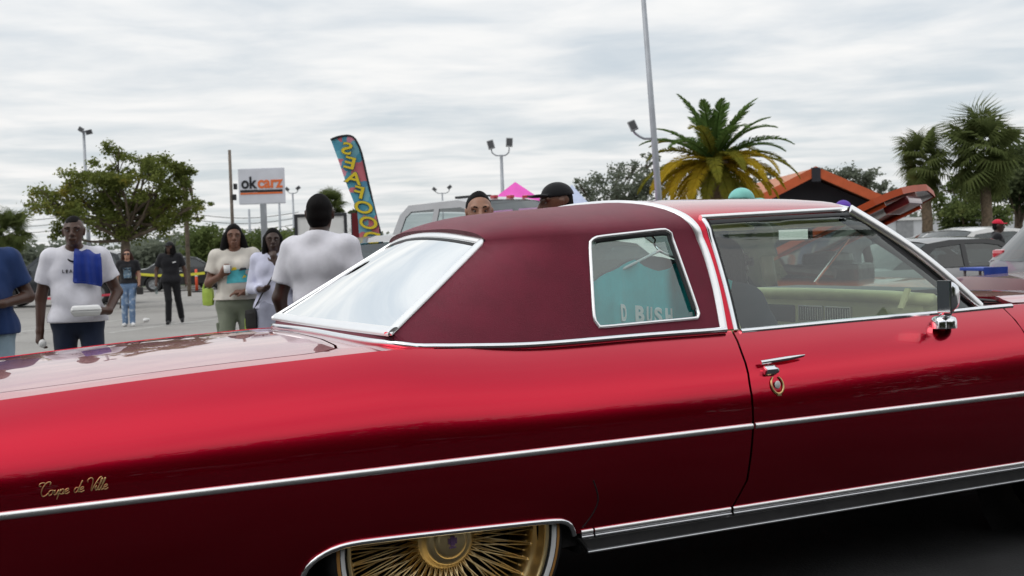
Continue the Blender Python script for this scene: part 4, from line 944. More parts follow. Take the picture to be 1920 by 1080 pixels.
def crowd():
    # man in white tee, towel on shoulder, foam box
    Y = 9.75; x = gx(140, Y)
    r = person('man in white tee and dark jeans with blue towel over one shoulder', (x, Y, 0), .30, 1.80, 1.0, 'skin_dark', dict(elL=(.30, .03, 1.15), wrL=(.235, -.17, 1.01), elR=(-.265, .05, 1.13), wrR=(-.28, .0, .87), kneeL=(.12, -.12, .51), ankL=(.12, -.12, .09), toeL=(.15, -.27, .035), kneeR=(-.1, .0, .5), ankR=(-.1, .2, .12), toeR=(-.12, .06, .03), head=(.0, -.03, 1.63)), .0085,
               top=('tee_shirt', 'white_tee'), bottom='indigo_jeans', hair=('fade', 'hair_black'), belly=.55, glasses=False, curl=(.45, .9), palm=((-.3, 0, .9), (.9, 0, 0)), handdir=((-.75, -.6, .05), None), sleeve=.62, hem=.93, headturn=-.1)
    fr_ = front(r, 'tee_shirt'); me = textmesh('L E A', .034, .001, .001)
    for v in me.vertices: X, Z = v.co.x - .055, 1.325 + v.co.y; v.co = Vector((X, fr_(X, Z, .004 if v.co.z > 0 else .002), Z))
    obj('shirt_lettering', me, 'sign_black', r)
    # necklace cord
    MB().tube([(.075 * math.sin(a), -.035 - .085 * math.cos(a) * (1 if abs(a) < 1.5 else .6), 1.475 - .075 * max(0, math.cos(a))) for a in np.linspace(-2, 2, 17)], .007, 6).build('necklace', 'black_cloth', r, True)
    foam_box(pw(r, (.075, -.285, .985)), .35, 'white foam food box held by the man with the blue towel', 0)
    # towel folded over his left shoulder
    def tf(u, v):
        a = -1.15 + 2.4 * v; y = -.145 * math.cos(a * 1.0) if False else None
        # front flap hangs on the chest, back flap down the back
        path = [(-.180, 1.245), (-.178, 1.31), (-.160, 1.39), (-.105, 1.475), (-.02, 1.505), (.07, 1.48), (.125, 1.40), (.145, 1.28)]
        k = v * (len(path) - 1); i = min(int(k), len(path) - 2); f = k - i
        y = path[i][0] * (1 - f) + path[i + 1][0] * f; z = path[i][1] * (1 - f) + path[i + 1][1] * f
        return pw(r, (.02 + .175 * u + .03 * (1 - v) * (u - .5) - .02 * (1 - v), y - .022 * math.sin(u * 12 + v * 3) - .014, z - .035 * u * u))
    o = sheet('towel', [(0, 0), (1, -.02), (1, 1), (0, 1)], lambda u, v: tf(u, max(0, v)), lambda p: (0, -1, .6), 'blue_towel', None, step=.06, flange=.012); tag(o, 'bright blue towel draped over the shoulder of a man in white', 'towel')
    b = MB().ell(pw(r, (-.262, -.05, .775)), (.03, .03, .034), 12, 8).build('napkin_ball', 'foam', None, True); tag(b, 'crumpled white napkin in the hand of the man with the towel', 'napkin')
    # man in navy tee at the left edge
    Y = 8.9; x = gx(-34, Y)
    r = person('man in navy tee and light jeans cut by the left edge', (x, Y, 0), .25, 1.80, 1.06, 'skin_dark', dict(elL=(.29, .04, 1.16), wrL=(.15, -.20, 1.12), elR=(-.27, .0, 1.14), wrR=(-.13, -.22, 1.10), kneeL=(.12, -.1, .51), ankL=(.12, -.06, .09), toeL=(.15, -.2, .03)), .009,
               top=('tee_shirt', 'navy_tee'), bottom='light_jeans', hair=('fade', 'hair_black'), belly=1.0, curl=(.5, .5), palm=((-.3, 0, .9), (.3, 0, .9)), handdir=((-.8, -.5, 0), (.7, -.6, 0)), sleeve=.66, hem=.90)
    foam_box(pw(r, (.02, -.31, 1.095)), .25, 'white foam food box held by the man in navy')
    # woman in black tee with print, jeans
    Y = 26.2; x = gx(238, Y)
    r = person('woman in black printed tee, washed blue jeans and sunglasses', (x, Y, 0), .2, 1.66, .92, 'skin_light', dict(elL=(.235, .02, 1.15), wrL=(.235, -.05, .91), elR=(-.24, .03, 1.15), wrR=(-.25, .0, .90), kneeL=(.07, -.06, .5), ankL=(.06, -.05, .09), toeL=(.09, -.19, .03)), .014,
               top=('tee_shirt', 'black_tee'), bottom='washed_jeans', hair=('long', 'hair_auburn'), bust=.9, glasses=True, hem=.98, sleeve=.6, hip=1.05)
    fr_ = front(r, 'tee_shirt')
    sheet('shirt_print', [(-.085, 1.10), (.085, 1.10), (.085, 1.33), (-.085, 1.33)], lambda u, v: Vector((u, fr_(u, v), v)), (0, -1, 0), 'print_blue', r, step=.05, flange=.002)
    b = MB().box(pw(r, (.255, -.09, .80)), (.13, .09, .16), bev=.02).tube([pw(r, (.20, -.09, .87)), pw(r, (.255, -.09, .93)), pw(r, (.31, -.09, .87))], .01).build('handbag', 'dark_leather', None); tag(b, 'small dark handbag carried by the woman in washed jeans', 'handbag')
    # man in black with cap
    Y = 26.4; x = gx(318, Y)
    r = person('man all in black with black cap striding across the lot', (x, Y, 0), .25, 1.79, 1.0, 'skin_dark', dict(elR=(-.29, .04, 1.16), wrR=(-.30, -.07, .92), elL=(.29, .02, 1.16), wrL=(.31, -.04, .93), kneeL=(.13, .02, .52), ankL=(.19, .15, .14), toeL=(.2, .03, .05), kneeR=(-.06, -.12, .52), ankR=(-.08, -.10, .09), toeR=(-.1, -.25, .03)), .014,
               top=('tee_shirt', 'black_tee'), bottom='black_cloth', shoes='black_cloth', hair=('dread', 'hair_black'), cap='black_cloth', sleeve=.7, hem=.90, headturn=-.5)
    MB().box((.085, -.158, 1.32), (.07, .004, .02), rot=(0, -.2, 0)).build('shirt_logo', 'print_white', r)
    b = MB().lathe([(0, 0), (.032, .0), (.034, .15), (.014, .19), (.014, .22), (0, .22)], 12, 'z', pw(r, (-.30, -.10, .66))).build('water_bottle', 'clear_glass', None, True); tag(b, 'clear water bottle held by the man in black', 'bottle')
    # woman in tan tee and sage cargo trousers
    Y = 12.6; x = gx(440, Y)
    r = person('woman with long dark hair, tan printed tee and sage cargo trousers', (x, Y, 0), .12, 1.76, .98, 'skin_brown', dict(elR=(-.275, .0, 1.16), wrR=(-.13, -.17, 1.24), elL=(.27, .0, 1.14), wrL=(.10, -.19, 1.06), kneeR=(-.11, -.12, .51), ankR=(-.11, -.10, .09), toeR=(-.13, -.25, .03)), .010,
               top=('tee_shirt', 'tan_tee'), bottom='sage_cargo', hair=('long', 'hair_black'), bust=1.1, hip=1.18, belly=.3, curl=(.5, .8), palm=((-.2, 0, -.6), (.5, 0, .6)), handdir=((-.9, -.2, 0), (.45, -.3, .7)), sleeve=.6, hem=.985, headturn=.12)
    fr_ = front(r, 'tee_shirt')
    for k, (x0, z0, w, hh, mt) in enumerate(((.04, 1.225, .24, .14, 'print_teal'), (.0, 1.30, .06, .035, 'flag_yellow'), (.09, 1.295, .08, .03, 'dark_grey_paint'), (.10, 1.22, .04, .03, 'flag_yellow'))):
        sheet('shirt_print', [(x0 - w / 2, z0 - hh / 2), (x0 + w / 2, z0 - hh / 2 + .01), (x0 + w / 2 - .01, z0 + hh / 2), (x0 - w / 2 + .02, z0 + hh / 2)], lambda u, v: Vector((u, fr_(u, v, .004 + .003 * k), v)), (0, -1, 0), mt, r, step=.04, flange=.002)
    for sx in (-1, 1): MB().box((sx * .185, -.03, .66), (.03, .15, .19), rot=(0, sx * .08, 0), bev=.01).build('cargo_pocket', 'sage_cargo', r)
    MB().lathe([(.036, -.012), (.038, 0), (.036, .012)], 16, 'x', (.125, -.185, 1.062)).build('wristband', 'white_wall', r, True)
    b = MB().box(pw(r, (-.29, .03, 1.02)), (.12, .10, .19), bev=.05).tube([pw(r, (-.34, .03, 1.10)), pw(r, (-.30, .02, 1.22)), pw(r, (-.26, .03, 1.10))], .012).build('handbag', 'lime_leather', None); tag(b, 'lime green handbag on the arm of the woman in cargo trousers', 'handbag')
    b = MB().lathe([(0, 0), (.03, 0), (.036, .08), (.0, .08)], 12, 'z', pw(r, (-.06, -.235, 1.265))).build('paper_cup', 'foam', None, True); tag(b, 'small white cup held up by the woman in the tan tee', 'cup')
    # woman in pale lilac top
    Y = 12.3; x = gx(514, Y)
    r = person('woman in pale lilac long-sleeved top and grey skirt covering her mouth', (x, Y, 0), -.15, 1.70, 1.05, 'skin_deep', dict(elL=(.245, -.05, 1.16), wrL=(.08, -.18, 1.40), elR=(-.26, .0, 1.14), wrR=(-.10, -.20, 1.13)), .010,
               top=('long_sleeve_top', 'lilac_top'), bottom='grey_skirt', hair=('bob', 'hair_black'), bust=1.0, hip=1.1, belly=.7, curl=(.8, .7), palm=((-.2, .5, .2), (.3, 0, .8)), handdir=((-.3, .05, .9), (.7, -.5, 0)), sleeve=2, hem=.93, bottoms='skirt', headturn=.35)
    MB().tube([(.16, -.08, 1.49), (.06, -.19, 1.28), (-.08, -.20, 1.08), (-.20, -.1, .93)], .009, 6).build('bag_strap', 'dark_leather', r, True)
    b = MB().box(pw(r, (-.24, -.10, .82)), (.12, .10, .20), bev=.04).build('shoulder_bag', 'dark_leather', None); tag(b, 'dark shoulder bag with strap worn by the woman in lilac', 'bag')
    b = MB().box(pw(r, (-.29, -.06, .74)), (.06, .10, .18), bev=.02).build('lime_pouch', 'lime_leather', None); tag(b, 'lime green pouch hanging beside the dark shoulder bag', 'bag')
    # man in white tee, back to us
    Y = 7.45; x = gx(600, Y)
    r = person('broad man in plain white tee standing with his back turned', (x, Y, 0), math.pi - .25, 1.80, .96, 'skin_deep', dict(elL=(.265, .02, 1.14), wrL=(.26, -.06, .90), elR=(-.265, .02, 1.14), wrR=(-.26, -.06, .90)), .009,
               top=('tee_shirt', 'white_tee'), bottom='grey_top', hair=('fade', 'hair_black'), belly=.4, sleeve=.7, hem=.86, shoulders=.92, face_on=True, headturn=.25)
    # woman's head above the roof
    Y = 7.7; x = gx(900, Y)
    person('woman with pulled-back hair looking down behind the red roof', (x, Y, 0), .1, 1.80, .98, 'skin_tan', dict(head=(0, -.05, 1.615)), .010, top=('tee_shirt', 'grey_top'), bottom='indigo_jeans', hair=('pulled', 'hair_black'), bust=.9, hip=1.05)
    # man with black cap, facing left
    Y = 7.8; x = gx(1050, Y)
    person('bearded man in black cap facing left behind the red roof', (x, Y, 0), -1.25, 1.83, 1.1, 'skin_brown', dict(), .010, top=('tee_shirt', 'pink_top'), bottom='indigo_jeans', hair=('fade', 'hair_black'), cap='black_cloth')
    Y = 8.9; x = gx(1392, Y)
    person('person in mint cap beside the palm, mostly hidden by the roof', (x, Y, 0), math.pi * .72, 1.80, 1.05, 'skin_deep', dict(), .012, top=('tee_shirt', 'black_tee'), bottom='blue_jeans', hair=('fade', 'hair_black'), cap='mint_cloth')
    Y = 13.2; x = gx(1583, Y)
    person('person in purple cap just showing above the red roof', (x, Y, 0), math.pi, 1.81, 1.0, 'skin_deep', dict(), .012, top=('tee_shirt', 'grey_top'), bottom='blue_jeans', hair=('fade', 'hair_black'), cap='purple_cloth')
    Y = 21; x = gx(1871, Y)
    person('person in black with red cap among the parked cars', (x, Y, 0), 1.2, 1.62, 1.0, 'skin_deep', dict(), .014, top=('long_sleeve_top', 'black_tee'), bottom='black_cloth', hair=('fade', 'hair_black'), cap='red_cloth', sleeve=2)
    # passenger seated in the coupe
    d = Vector((math.cos(CT), math.sin(CT), 0)); n = Vector((-d.y, d.x, 0)); o = Vector((-.2061, 4.0552, 0)) + d * 1.60 + n * .62
    q = person('passenger with dark locs and dark top seated in the red coupe', (o.x, o.y, .16), CT + math.pi / 2, 1.72, 1.05, 'skin_deep', dict(hipL=(.09, .0, .64), hipR=(-.09, .0, .64), kneeL=(.12, -.42, .70), kneeR=(-.12, -.42, .70), ankL=(.12, -.55, .40), ankR=(-.12, -.55, .40), toeL=(.13, -.68, .36), toeR=(-.13, -.68, .36),
               shL=(.185, .04, 1.02), shR=(-.185, .04, 1.02), elL=(.25, -.08, .80), elR=(-.25, -.08, .80), wrL=(.14, -.28, .76), wrR=(-.14, -.28, .76), head=(0, .0, 1.19)), .009, top=('hooded_top', 'dark_cloth_blue'), bottom='black_cloth', hair=('dread', 'hair_black'), seated=True, hem=.60, sleeve=2, glasses=True)
mat('dark_cloth_blue', (.02, .024, .035), rough=.9, var=.15, vscale=9, bump=.2, bscale=200)
crowd()
# ------------------------------------------------------------------ parked vehicles
CARS = {
 'sedan': dict(L=4.8, Wd=1.82, body=[(-2.4, .55), (-2.38, .78), (-2.3, .93), (-1.75, 1.0), (-1.2, 1.02), (.75, 1.0), (1.5, .93), (2.15, .82), (2.36, .68), (2.4, .45)], cab=[(-1.75, .99), (-1.0, 1.40), (-.6, 1.46), (.0, 1.46), (.35, 1.42), (1.15, .97)], wins=[[(-1.35, 1.03), (-.93, 1.34), (-.42, 1.385), (-.42, 1.03)], [(-.34, 1.03), (-.34, 1.385), (.1, 1.385), (.38, 1.34), (.85, 1.03)]], wr=.33, wx=(-1.45, 1.42), zb=.24),
 'classic': dict(L=5.2, Wd=1.92, body=[(-2.6, .55), (-2.58, .85), (-2.45, 1.0), (-1.6, 1.03), (.8, 1.03), (1.2, 1.03), (2.4, .97), (2.58, .85), (2.6, .5)], cab=[(-1.35, 1.02), (-.75, 1.40), (-.4, 1.45), (.1, 1.45), (.35, 1.42), (1.0, 1.02)], wins=[[(-1.0, 1.05), (-.62, 1.34), (-.25, 1.38), (-.25, 1.05)], [(-.18, 1.05), (-.18, 1.385), (.1, 1.385), (.33, 1.35), (.78, 1.05)]], wr=.37, wx=(-1.5, 1.6), zb=.28),
 'suv': dict(L=4.9, Wd=1.95, body=[(-2.4, .55), (-2.42, .9), (-2.38, 1.12), (-1.2, 1.15), (.9, 1.14), (1.5, 1.10), (2.2, 1.04), (2.42, .9), (2.45, .5)], cab=[(-2.36, 1.12), (-2.1, 1.66), (-1.8, 1.76), (.0, 1.79), (.3, 1.75), (1.1, 1.12)], wins=[[(-2.16, 1.19), (-1.98, 1.60), (-1.35, 1.66), (-1.35, 1.19)], [(-1.27, 1.19), (-1.27, 1.67), (-.42, 1.69), (-.42, 1.19)], [(-.34, 1.19), (-.34, 1.69), (.12, 1.69), (.32, 1.64), (.82, 1.19)]], wr=.39, wx=(-1.45, 1.5), zb=.32),
 'pickup': dict(L=5.6, Wd=1.98, body=[(-2.8, .6), (-2.82, .9), (-2.78, 1.12), (-1.5, 1.13), (.9, 1.14), (1.6, 1.12), (2.5, 1.06), (2.75, .9), (2.8, .5)], cab=[(-1.55, 1.12), (-1.36, 1.66), (-1.18, 1.79), (.0, 1.81), (.3, 1.76), (1.1, 1.12)], wins=[[(-1.33, 1.19), (-1.20, 1.62), (-1.08, 1.70), (-.52, 1.71), (-.52, 1.19)], [(-.40, 1.19), (-.40, 1.71), (.1, 1.71), (.32, 1.65), (.82, 1.19)]], wr=.42, wx=(-1.75, 1.75), zb=.36),
 'hatch': dict(L=4.3, Wd=1.8, body=[(-2.12, .5), (-2.16, .8), (-2.12, 1.0), (-1.2, 1.05), (.75, 1.02), (1.4, .95), (1.95, .84), (2.12, .7), (2.15, .42)], cab=[(-2.1, 1.0), (-1.72, 1.38), (-1.45, 1.50), (-.1, 1.53), (.25, 1.48), (1.1, .99)], wins=[[(-1.62, 1.08), (-1.42, 1.38), (-.95, 1.43), (-.95, 1.06)], [(-.87, 1.06), (-.87, 1.435), (-.25, 1.45), (-.25, 1.05)], [(-.17, 1.05), (-.17, 1.45), (.08, 1.44), (.3, 1.40), (.82, 1.03)]], wr=.32, wx=(-1.3, 1.33), zb=.22)}
tyre_me = MB().lathe([(.60, 0), (.66, -.03), (.90, -.035), (1.0, .02), (1.0, .52), (.9, .58), (.6, .56)], 28, 'y').mesh(True)
rim_me = MB()
rim_me.lathe([(0, .03), (.16, .02), (.2, .10), (.5, .12), (.58, .03), (.62, -.02), (.64, .0)], 28, 'y')
for k in range(5):
    a = 2 * math.pi * k / 5; rim_me.box((.36 * math.cos(a), .055, .36 * math.sin(a)), (.46, .06, .12), rot=(0, -a, 0))
rim_me = rim_me.mesh(True)
def vehicle(name, label, kind, loc, rz, paint, scale=1.0, sz=1.0, cat='car', glassm='car_glass', group=None, hood=True, roofm=None):
    """local frame: x forward, y to the car's left, z up"""
    K = CARS[kind]; r = thing(name, label, cat, loc, rz, group); r.scale = (scale, scale, scale * sz); W2 = K['Wd'] / 2; zb = K['zb']
    bz = [p for p in K['body']]; topz = max(z for _, z in bz)
    def arch(x): return [(x - (K['wr'] + .07) * math.cos(a), zb + .06 + (K['wr'] + .07) * math.sin(a)) for a in np.linspace(0, math.pi, 11)]
    out = bz[:] + [(K['L'] / 2 - .12, zb)] + [(x, z) for x, z in reversed(arch(K['wx'][1]))] + [(x, z) for x, z in reversed(arch(K['wx'][0]))] + [(-K['L'] / 2 + .12, zb)]
    def ty(x, z): # half width: waist bulge, rounded ends
        e = max(0, abs(x) - K['L'] / 2 + .45) / .45
        return W2 - .05 * ((z - .65) / .4) ** 2 - .13 * e ** 2 - .0
    for sg in (-1, 1): sheet('body_side', out, lambda x, z: Vector((x, sg * ty(x, z), z)), (0, sg, 0), paint, r, step=.14, flange=.03)
    V = []; F = []; n = 9; path = dens(bz, .2)[:]; path = [p for p in path]
    # across: nose, hood, deck, tail
    pp = []
    for i in range(len(bz) - 1):
        a, b = Vector(bz[i]), Vector(bz[i + 1]); k = max(1, int((b - a).length / .15)); pp += [a.lerp(b, j / k) for j in range(k)]
    pp.append(Vector(bz[-1]))
    for p in pp:
        w = ty(p.x, p.y)
        for j in range(n):
            u = -1 + 2 * j / (n - 1); V.append((p.x + .04 * (1 - u * u) * (1 if p.x > 2 else -1 if p.x < -2 else 0), u * w, p.y + .03 * (1 - u ** 4) * (1 if p.y > .9 else 0)))
    for i in range(len(pp) - 1):
        for j in range(n - 1): F.append((i * n + j, i * n + j + 1, (i + 1) * n + j + 1, (i + 1) * n + j))
    mb = MB().add(V, F); o = mb.build('body_shell', paint, r, auto=40)
    MB().box((0, 0, zb + .18), (K['L'] - .5, K['Wd'] - .5, .3)).build('chassis', 'undercoat', r)
    # cabin
    cb = K['cab']; z0 = cb[0][1]
    def tc(z): return W2 - .07 - (z - z0) * .30
    for sg in (-1, 1):
        sheet('cabin_side', cb, lambda x, z: Vector((x, sg * tc(z), z)), (0, sg, .3), roofm or paint, r, holes=K['wins'], step=.15, flange=.02)
        for wv in K['wins']: sheet('side_window', wv, lambda x, z: Vector((x, sg * (tc(z) - .012), z)), (0, sg, .3), glassm, r, step=.25, flange=0)
    pts = cb; ridge = [i for i in range(len(pts))]
    V = []; F = []; q = []
    for i in range(1, len(pts) - 2):
        a, b = Vector(pts[i]), Vector(pts[i + 1]); k = 3; q += [a.lerp(b, j / k) for j in range(k)]
    q.append(Vector(pts[-2]))
    for p in q:
        w = tc(p.y)
        for j in range(n): u = -1 + 2 * j / (n - 1); V.append((p.x, u * w, p.y + .045 * (1 - abs(u) ** 3)))
    for i in range(len(q) - 1):
        for j in range(n - 1): F.append((i * n + j, i * n + j + 1, (i + 1) * n + j + 1, (i + 1) * n + j))
    MB().add(V, F).build('roof', roofm or paint, r, smooth=True)
    for nm, a, b in (('rear_window', pts[0], pts[1]), ('windscreen', pts[-1], pts[-2])):
        sg = 1 if nm == 'windscreen' else -1
        def f(u, v): x = a[0] + (b[0] - a[0]) * v; z = a[1] + (b[1] - a[1]) * v; return Vector((x + sg * .10 * (1 - u * u), u * (tc(z) - .03), z + .03 * (1 - u * u) * v))
        sheet(nm, [(-1, .04), (1, .04), (1, 1), (-1, 1)], f, (sg, 0, .4), glassm, r, step=.25, flange=0)
    # interior mass so the cabin does not read as empty
    MB().box((-.15, .38, .95), (.16, .46, .55), bev=.05).box((-.15, -.38, .95), (.16, .46, .55), bev=.05).box((-1.05, 0, .93), (.16, 1.3, .5), bev=.05).box((.75, 0, .92), (.3, 1.4, .2), bev=.05).build('seats', 'dark_plastic', r)
    for x in K['wx']:
        for sg in (-1, 1):
            w = bpy.data.objects.new('wheel', None); COL.objects.link(w); w.parent = r; w.location = (x, sg * (W2 - .02), K['wr'] / sz); w.scale = (K['wr'], K['wr'], K['wr'] / sz); w.rotation_euler = (0, 0, 0 if sg < 0 else math.pi)
            obj('tyre', tyre_me, 'rubber', w); obj('rim', rim_me, 'steel_grey', w)
    zt = cr(bz[:3] if False else [(0, 0), (1, 1)], 0)
    for sg in (-1, 1):
        MB().box((-K['L'] / 2 + (.06 if kind != 'hatch' else .27), sg * (W2 - (.27 if kind != 'hatch' else .17)), bz[2][1] - (.16 if kind != 'hatch' else -.03)), (.16, .3, .17) if kind != 'hatch' else (.34, .26, .2), bev=.04).build('tail_light', 'tail_red', r); MB().box((K['L'] / 2 - .13, sg * (W2 - .32), bz[-2][1] - .02), (.2, .32, .13), bev=.04).build('headlight', 'lamp_clear', r)
        MB().box((cb[-1][0] - .35, sg * (W2 + .06), cb[-1][1] + .08), (.12, .18, .13), bev=.03).build('door_mirror', roofm or paint, r)
        MB().box((-.30, sg * (ty(0, .85) + .008), .86 if kind != 'suv' else .98), (.16, .025, .03), bev=.008).build('door_handle', 'chrome', r)
    MB().box((K['L'] / 2 - .03, 0, zb + .22), (.12, K['Wd'] - .3, .16), bev=.04).build('bumper', 'dark_plastic', r); MB().box((-K['L'] / 2 + .02, 0, zb + .22), (.12, K['Wd'] - .3, .16), bev=.04).build('bumper', 'dark_plastic', r)
    MB().box((-K['L'] / 2 - .02, 0, .68), (.02, .34, .16), bev=.004).build('number_plate', 'white_wall', r)
    return r
def lot():
    # tall silver sport utility beyond the roof
    c = at(876, 378, 19.5); a = math.radians(-50); r = vehicle('pickup_truck', 'tall silver pickup truck parked beyond the red roof', 'pickup', (0, 0, 0), a, 'silver_paint', 1.16, 1.06, glassm='clear_glass')
    # its near front roof corner stands at the measured point
    loc = Vector((.25 * 1.16, -.74 * 1.16, 0)); R = Matrix.Rotation(a, 3, 'Z'); p = R @ loc; r.location = (c.x - p.x, c.y - p.y, 0)
    MB().box((-.55, .0, 1.88), (.5, .30, .035), bev=.01).build('roof_hatch', 'dark_plastic', r)
    for y in (-.45, -.15, .15, .45): MB().box((.12, y, 1.85), (.10, .07, .04), bev=.01).build('marker_lamp', 'tail_red', r)
    vehicle('sedan', 'grey sedan seen from behind past the man with his back turned', 'sedan', (gx(760, 12.6), 12.6, 0), math.radians(97), 'grey_paint', 1.03, 1.03)
    vehicle('sport_utility', 'dark sport utility parked behind the man with the towel', 'suv', (gx(108, 40), 40, 0), math.radians(186), 'dark_grey_paint', .98)
    vehicle('sedan', 'black sedan parked behind the orange post', 'sedan', (gx(352, 53.5), 53.6, 0), math.radians(10), 'black_paint')
    vehicle('sedan', 'white sedan parked before the hedge behind the woman in cargo trousers', 'sedan', (gx(455, 54), 54.0, 0), math.radians(175), 'white_paint')
    vehicle('sedan', 'dark grey sedan parked by the hedge, right of the sign post', 'sedan', (gx(570, 53), 53, 0), math.radians(5), 'dark_grey_paint')
    # right side
    vehicle('classic_car', 'maroon classic car with bright belt line just past the coupe hood', 'classic', (6.55, 10.3, 0), math.radians(4), 'maroon_paint', 1.02, 1.0, roofm='white_paint')
    vehicle('coupe', 'silver-grey coupe with black roof parked beyond the orange car', 'classic', (gx(1772, 17.5), 17.5, 0), math.radians(12), 'silver_paint', 1.0, .92, roofm='black_paint')
    vehicle('sedan', 'white sedan parked behind the person in the red cap', 'sedan', (gx(1850, 27), 27, 0), math.radians(20), 'white_paint', 1, 1.02)
    vehicle('sedan', 'silver sedan furthest back before the white wall', 'sedan', (gx(1800, 36), 36, 0), math.radians(5), 'light_silver')
    vehicle('hatchback', 'silver hatchback with red tail light cut by the right edge', 'hatch', (gx(1862, 13.4) + 2.15 + .22, 13.4, 0), math.radians(4), 'silver_paint', 1.0, 1.08)
    # orange car with raised hood
    a = math.radians(-30); r = vehicle('muscle_car', 'orange car with white top and its hood propped open behind the coupe', 'classic', (1.16, 10.95, 0), a, 'orange_paint', 1.0, 1.06, roofm='white_paint')
    # hood: hinged at the cowl
    hn = bpy.data.objects.new('raised_hood', None); COL.objects.link(hn); hn.parent = r; hn.location = (1.02, 0, 1.07); hn.rotation_euler = (0, -math.radians(23.5), 0)
    def hf(x, y): return Vector((x, y, .03 * (1 - (y / .8) ** 2) - .05 * max(0, x - 1.35) ** 2 * 6))
    hp = [(0, -.78), (1.35, -.74), (1.55, -.62), (1.62, 0), (1.55, .62), (1.35, .74), (0, .78)]
    sheet('hood_skin', hp, hf, (0, 0, 1), 'hood_orange', hn, step=.12, flange=.05)
    sheet('hood_frame', [(x * .98 + .01, y * .97) for x, y in hp], lambda x, y: hf(x, y) - Vector((0, 0, .045)), (0, 0, -1), 'black_paint', hn, step=.15, flange=0)
    for sg in (-1, 1): MB().tube([(.3, sg * .70, -.05), (.9, sg * .70, -.05), (1.4, sg * .65, -.06)], .02).build('hood_rib', 'orange_paint', hn)
    MB().box((1.45, -.30, -.09), (.20, .5, .06), bev=.02).build('hood_latch_panel', 'maroon_paint', hn)
    MB().tube([(1.75, -.62, 1.0), (2.05, -.66, 1.34)], .012).build('prop_rod', 'chrome', r)
    e = MB().box((1.7, 0, 1.06), (.65, .55, .16), bev=.04); e.lathe([(.20, 1.14), (.21, 1.17), (.20, 1.22), (.06, 1.24), (0, 1.24)], 20, 'z', (1.7, 0, 0)); e.tube([(1.5, -.3, 1.1), (1.5, -.5, 1.12), (1.9, -.52, 1.08)], .04); e.build('engine', 'engine_metal', r)
    # display table with blue cloth
    p = at(1842, 516, 11.2); t = thing('display_table', 'small table with bright blue cloth beyond the coupe hood', 'table', (p.x, p.y, 0), .2)
    MB().box((0, 0, 1.09), (.22, .4, .03), bev=.01).build('table_top', 'marker_blue', t)
    sheet('table_cloth', [(-.12, .82), (.12, .80), (.12, 1.11), (-.12, 1.11)], lambda u, v: Vector((u, -.215 - .01 * math.sin(u * 50) * (1.12 - v) * 4, v)), (0, -1, 0), 'marker_blue', t, step=.04, flange=.004)
    for sx in (-.08, .08):
        for sy in (-.16, .16): MB().tube([(sx, sy, 0), (sx, sy, 1.08)], .014).build('leg', 'steel_grey', t)
    # box truck
    Y = 46; x0 = gx(556, Y); x1 = gx(651, Y); zc = at(603, 401, Y).z
    t = thing('box_truck', 'white box truck with black edge frame behind the standing man', 'truck', ((x0 + x1) / 2, Y + 2.2, 0)); w = x1 - x0
    MB().box((0, 0, (zc + .7) / 2), (w, 4.4, zc - .7)).build('cargo_box', 'white_paint', t, bevel=.03)
    for sx in (-1, 1): MB().box((sx * (w / 2 - .02), -2.22, (zc + .7) / 2), (.12, .06, zc - .68), bev=.02).build('corner_post', 'dark_plastic', t)
    MB().box((0, -2.22, zc - .04), (w, .065, .12), bev=.02).build('top_rail', 'dark_plastic', t); MB().box((0, -2.22, .72), (w, .065, .14), bev=.02).build('bumper', 'dark_plastic', t)
    MB().box((0, -2.215, (zc + .75) / 2), (.02, .03, zc - .9)).build('door_gap', 'dark_plastic', t)
    MB().box((0, 3.0, 1.25), (w - .1, 1.6, 1.5)).build('cab', 'white_paint', t, bevel=.12)
    for sx in (-1, 1):
        for yy in (-1.2, 2.9):
            wh = bpy.data.objects.new('wheel', None); COL.objects.link(wh); wh.parent = t; wh.location = (sx * (w / 2 - .02), yy, .42); wh.rotation_euler = (0, 0, math.pi / 2 * sx); wh.scale = (.42, .42, .42); obj('tyre', tyre_me, 'rubber', wh); obj('rim', rim_me, 'steel_grey', wh)
    # maroon upright banner
    p = at(667, 400, 30); b = thing('upright_banner', 'narrow maroon upright banner left of the feather flag', 'banner', (p.x, 30, 0)); MB().box((0, 0, 1.55), (.20, .02, 1.7), bev=.004).build('banner_cloth', 'maroon_paint', b); MB().tube([(-.11, 0, 0), (-.11, 0, 2.42)], .015).build('pole', 'dark_plastic', b)
lot()
# ------------------------------------------------------------------ street furniture
def lamp_post(label, px, Y, ytop, arms, r0=.07, lean=0, tall=None, mt='galvanised', hs=.85):
    x = gx(px, Y); zt = at(px, ytop, Y).z; t = thing('lamp_post', label, 'lamp post', (x, Y, 0)); zp = tall or zt
    MB().tube([(0, 0, 0), (lean * .4, 0, zp * .4), (lean, 0, zp)], [r0 * 1.35, r0 * 1.15, r0 * .75], 12).build('pole', mt, t, True)
    for dx, dz, ang, up in arms:
        la = lean * zt / zp
        MB().tube(spline([(la, 0, zt), (la + dx * .5, -.02, zt - .02 * abs(dx)), (la + dx * .92, -.05, zt + .10 * up), (la + dx, -.05, zt + dz * .6)], .1), .025, 8).build('arm', mt, t, True)
        h = MB().box((0, 0, 0), (.30, .09, .42), bev=.03).build('lamp_head', 'steel_grey', t); h.location = (la + dx * 1.04, -.08, zt + dz); h.rotation_euler = (math.radians(-25), math.radians(ang), 0); h.scale = (hs, hs, hs)
        MB().box((0, -.048, -.01), (.24, .02, .34), bev=.01).build('lens', 'dark_plastic', h)
    return t
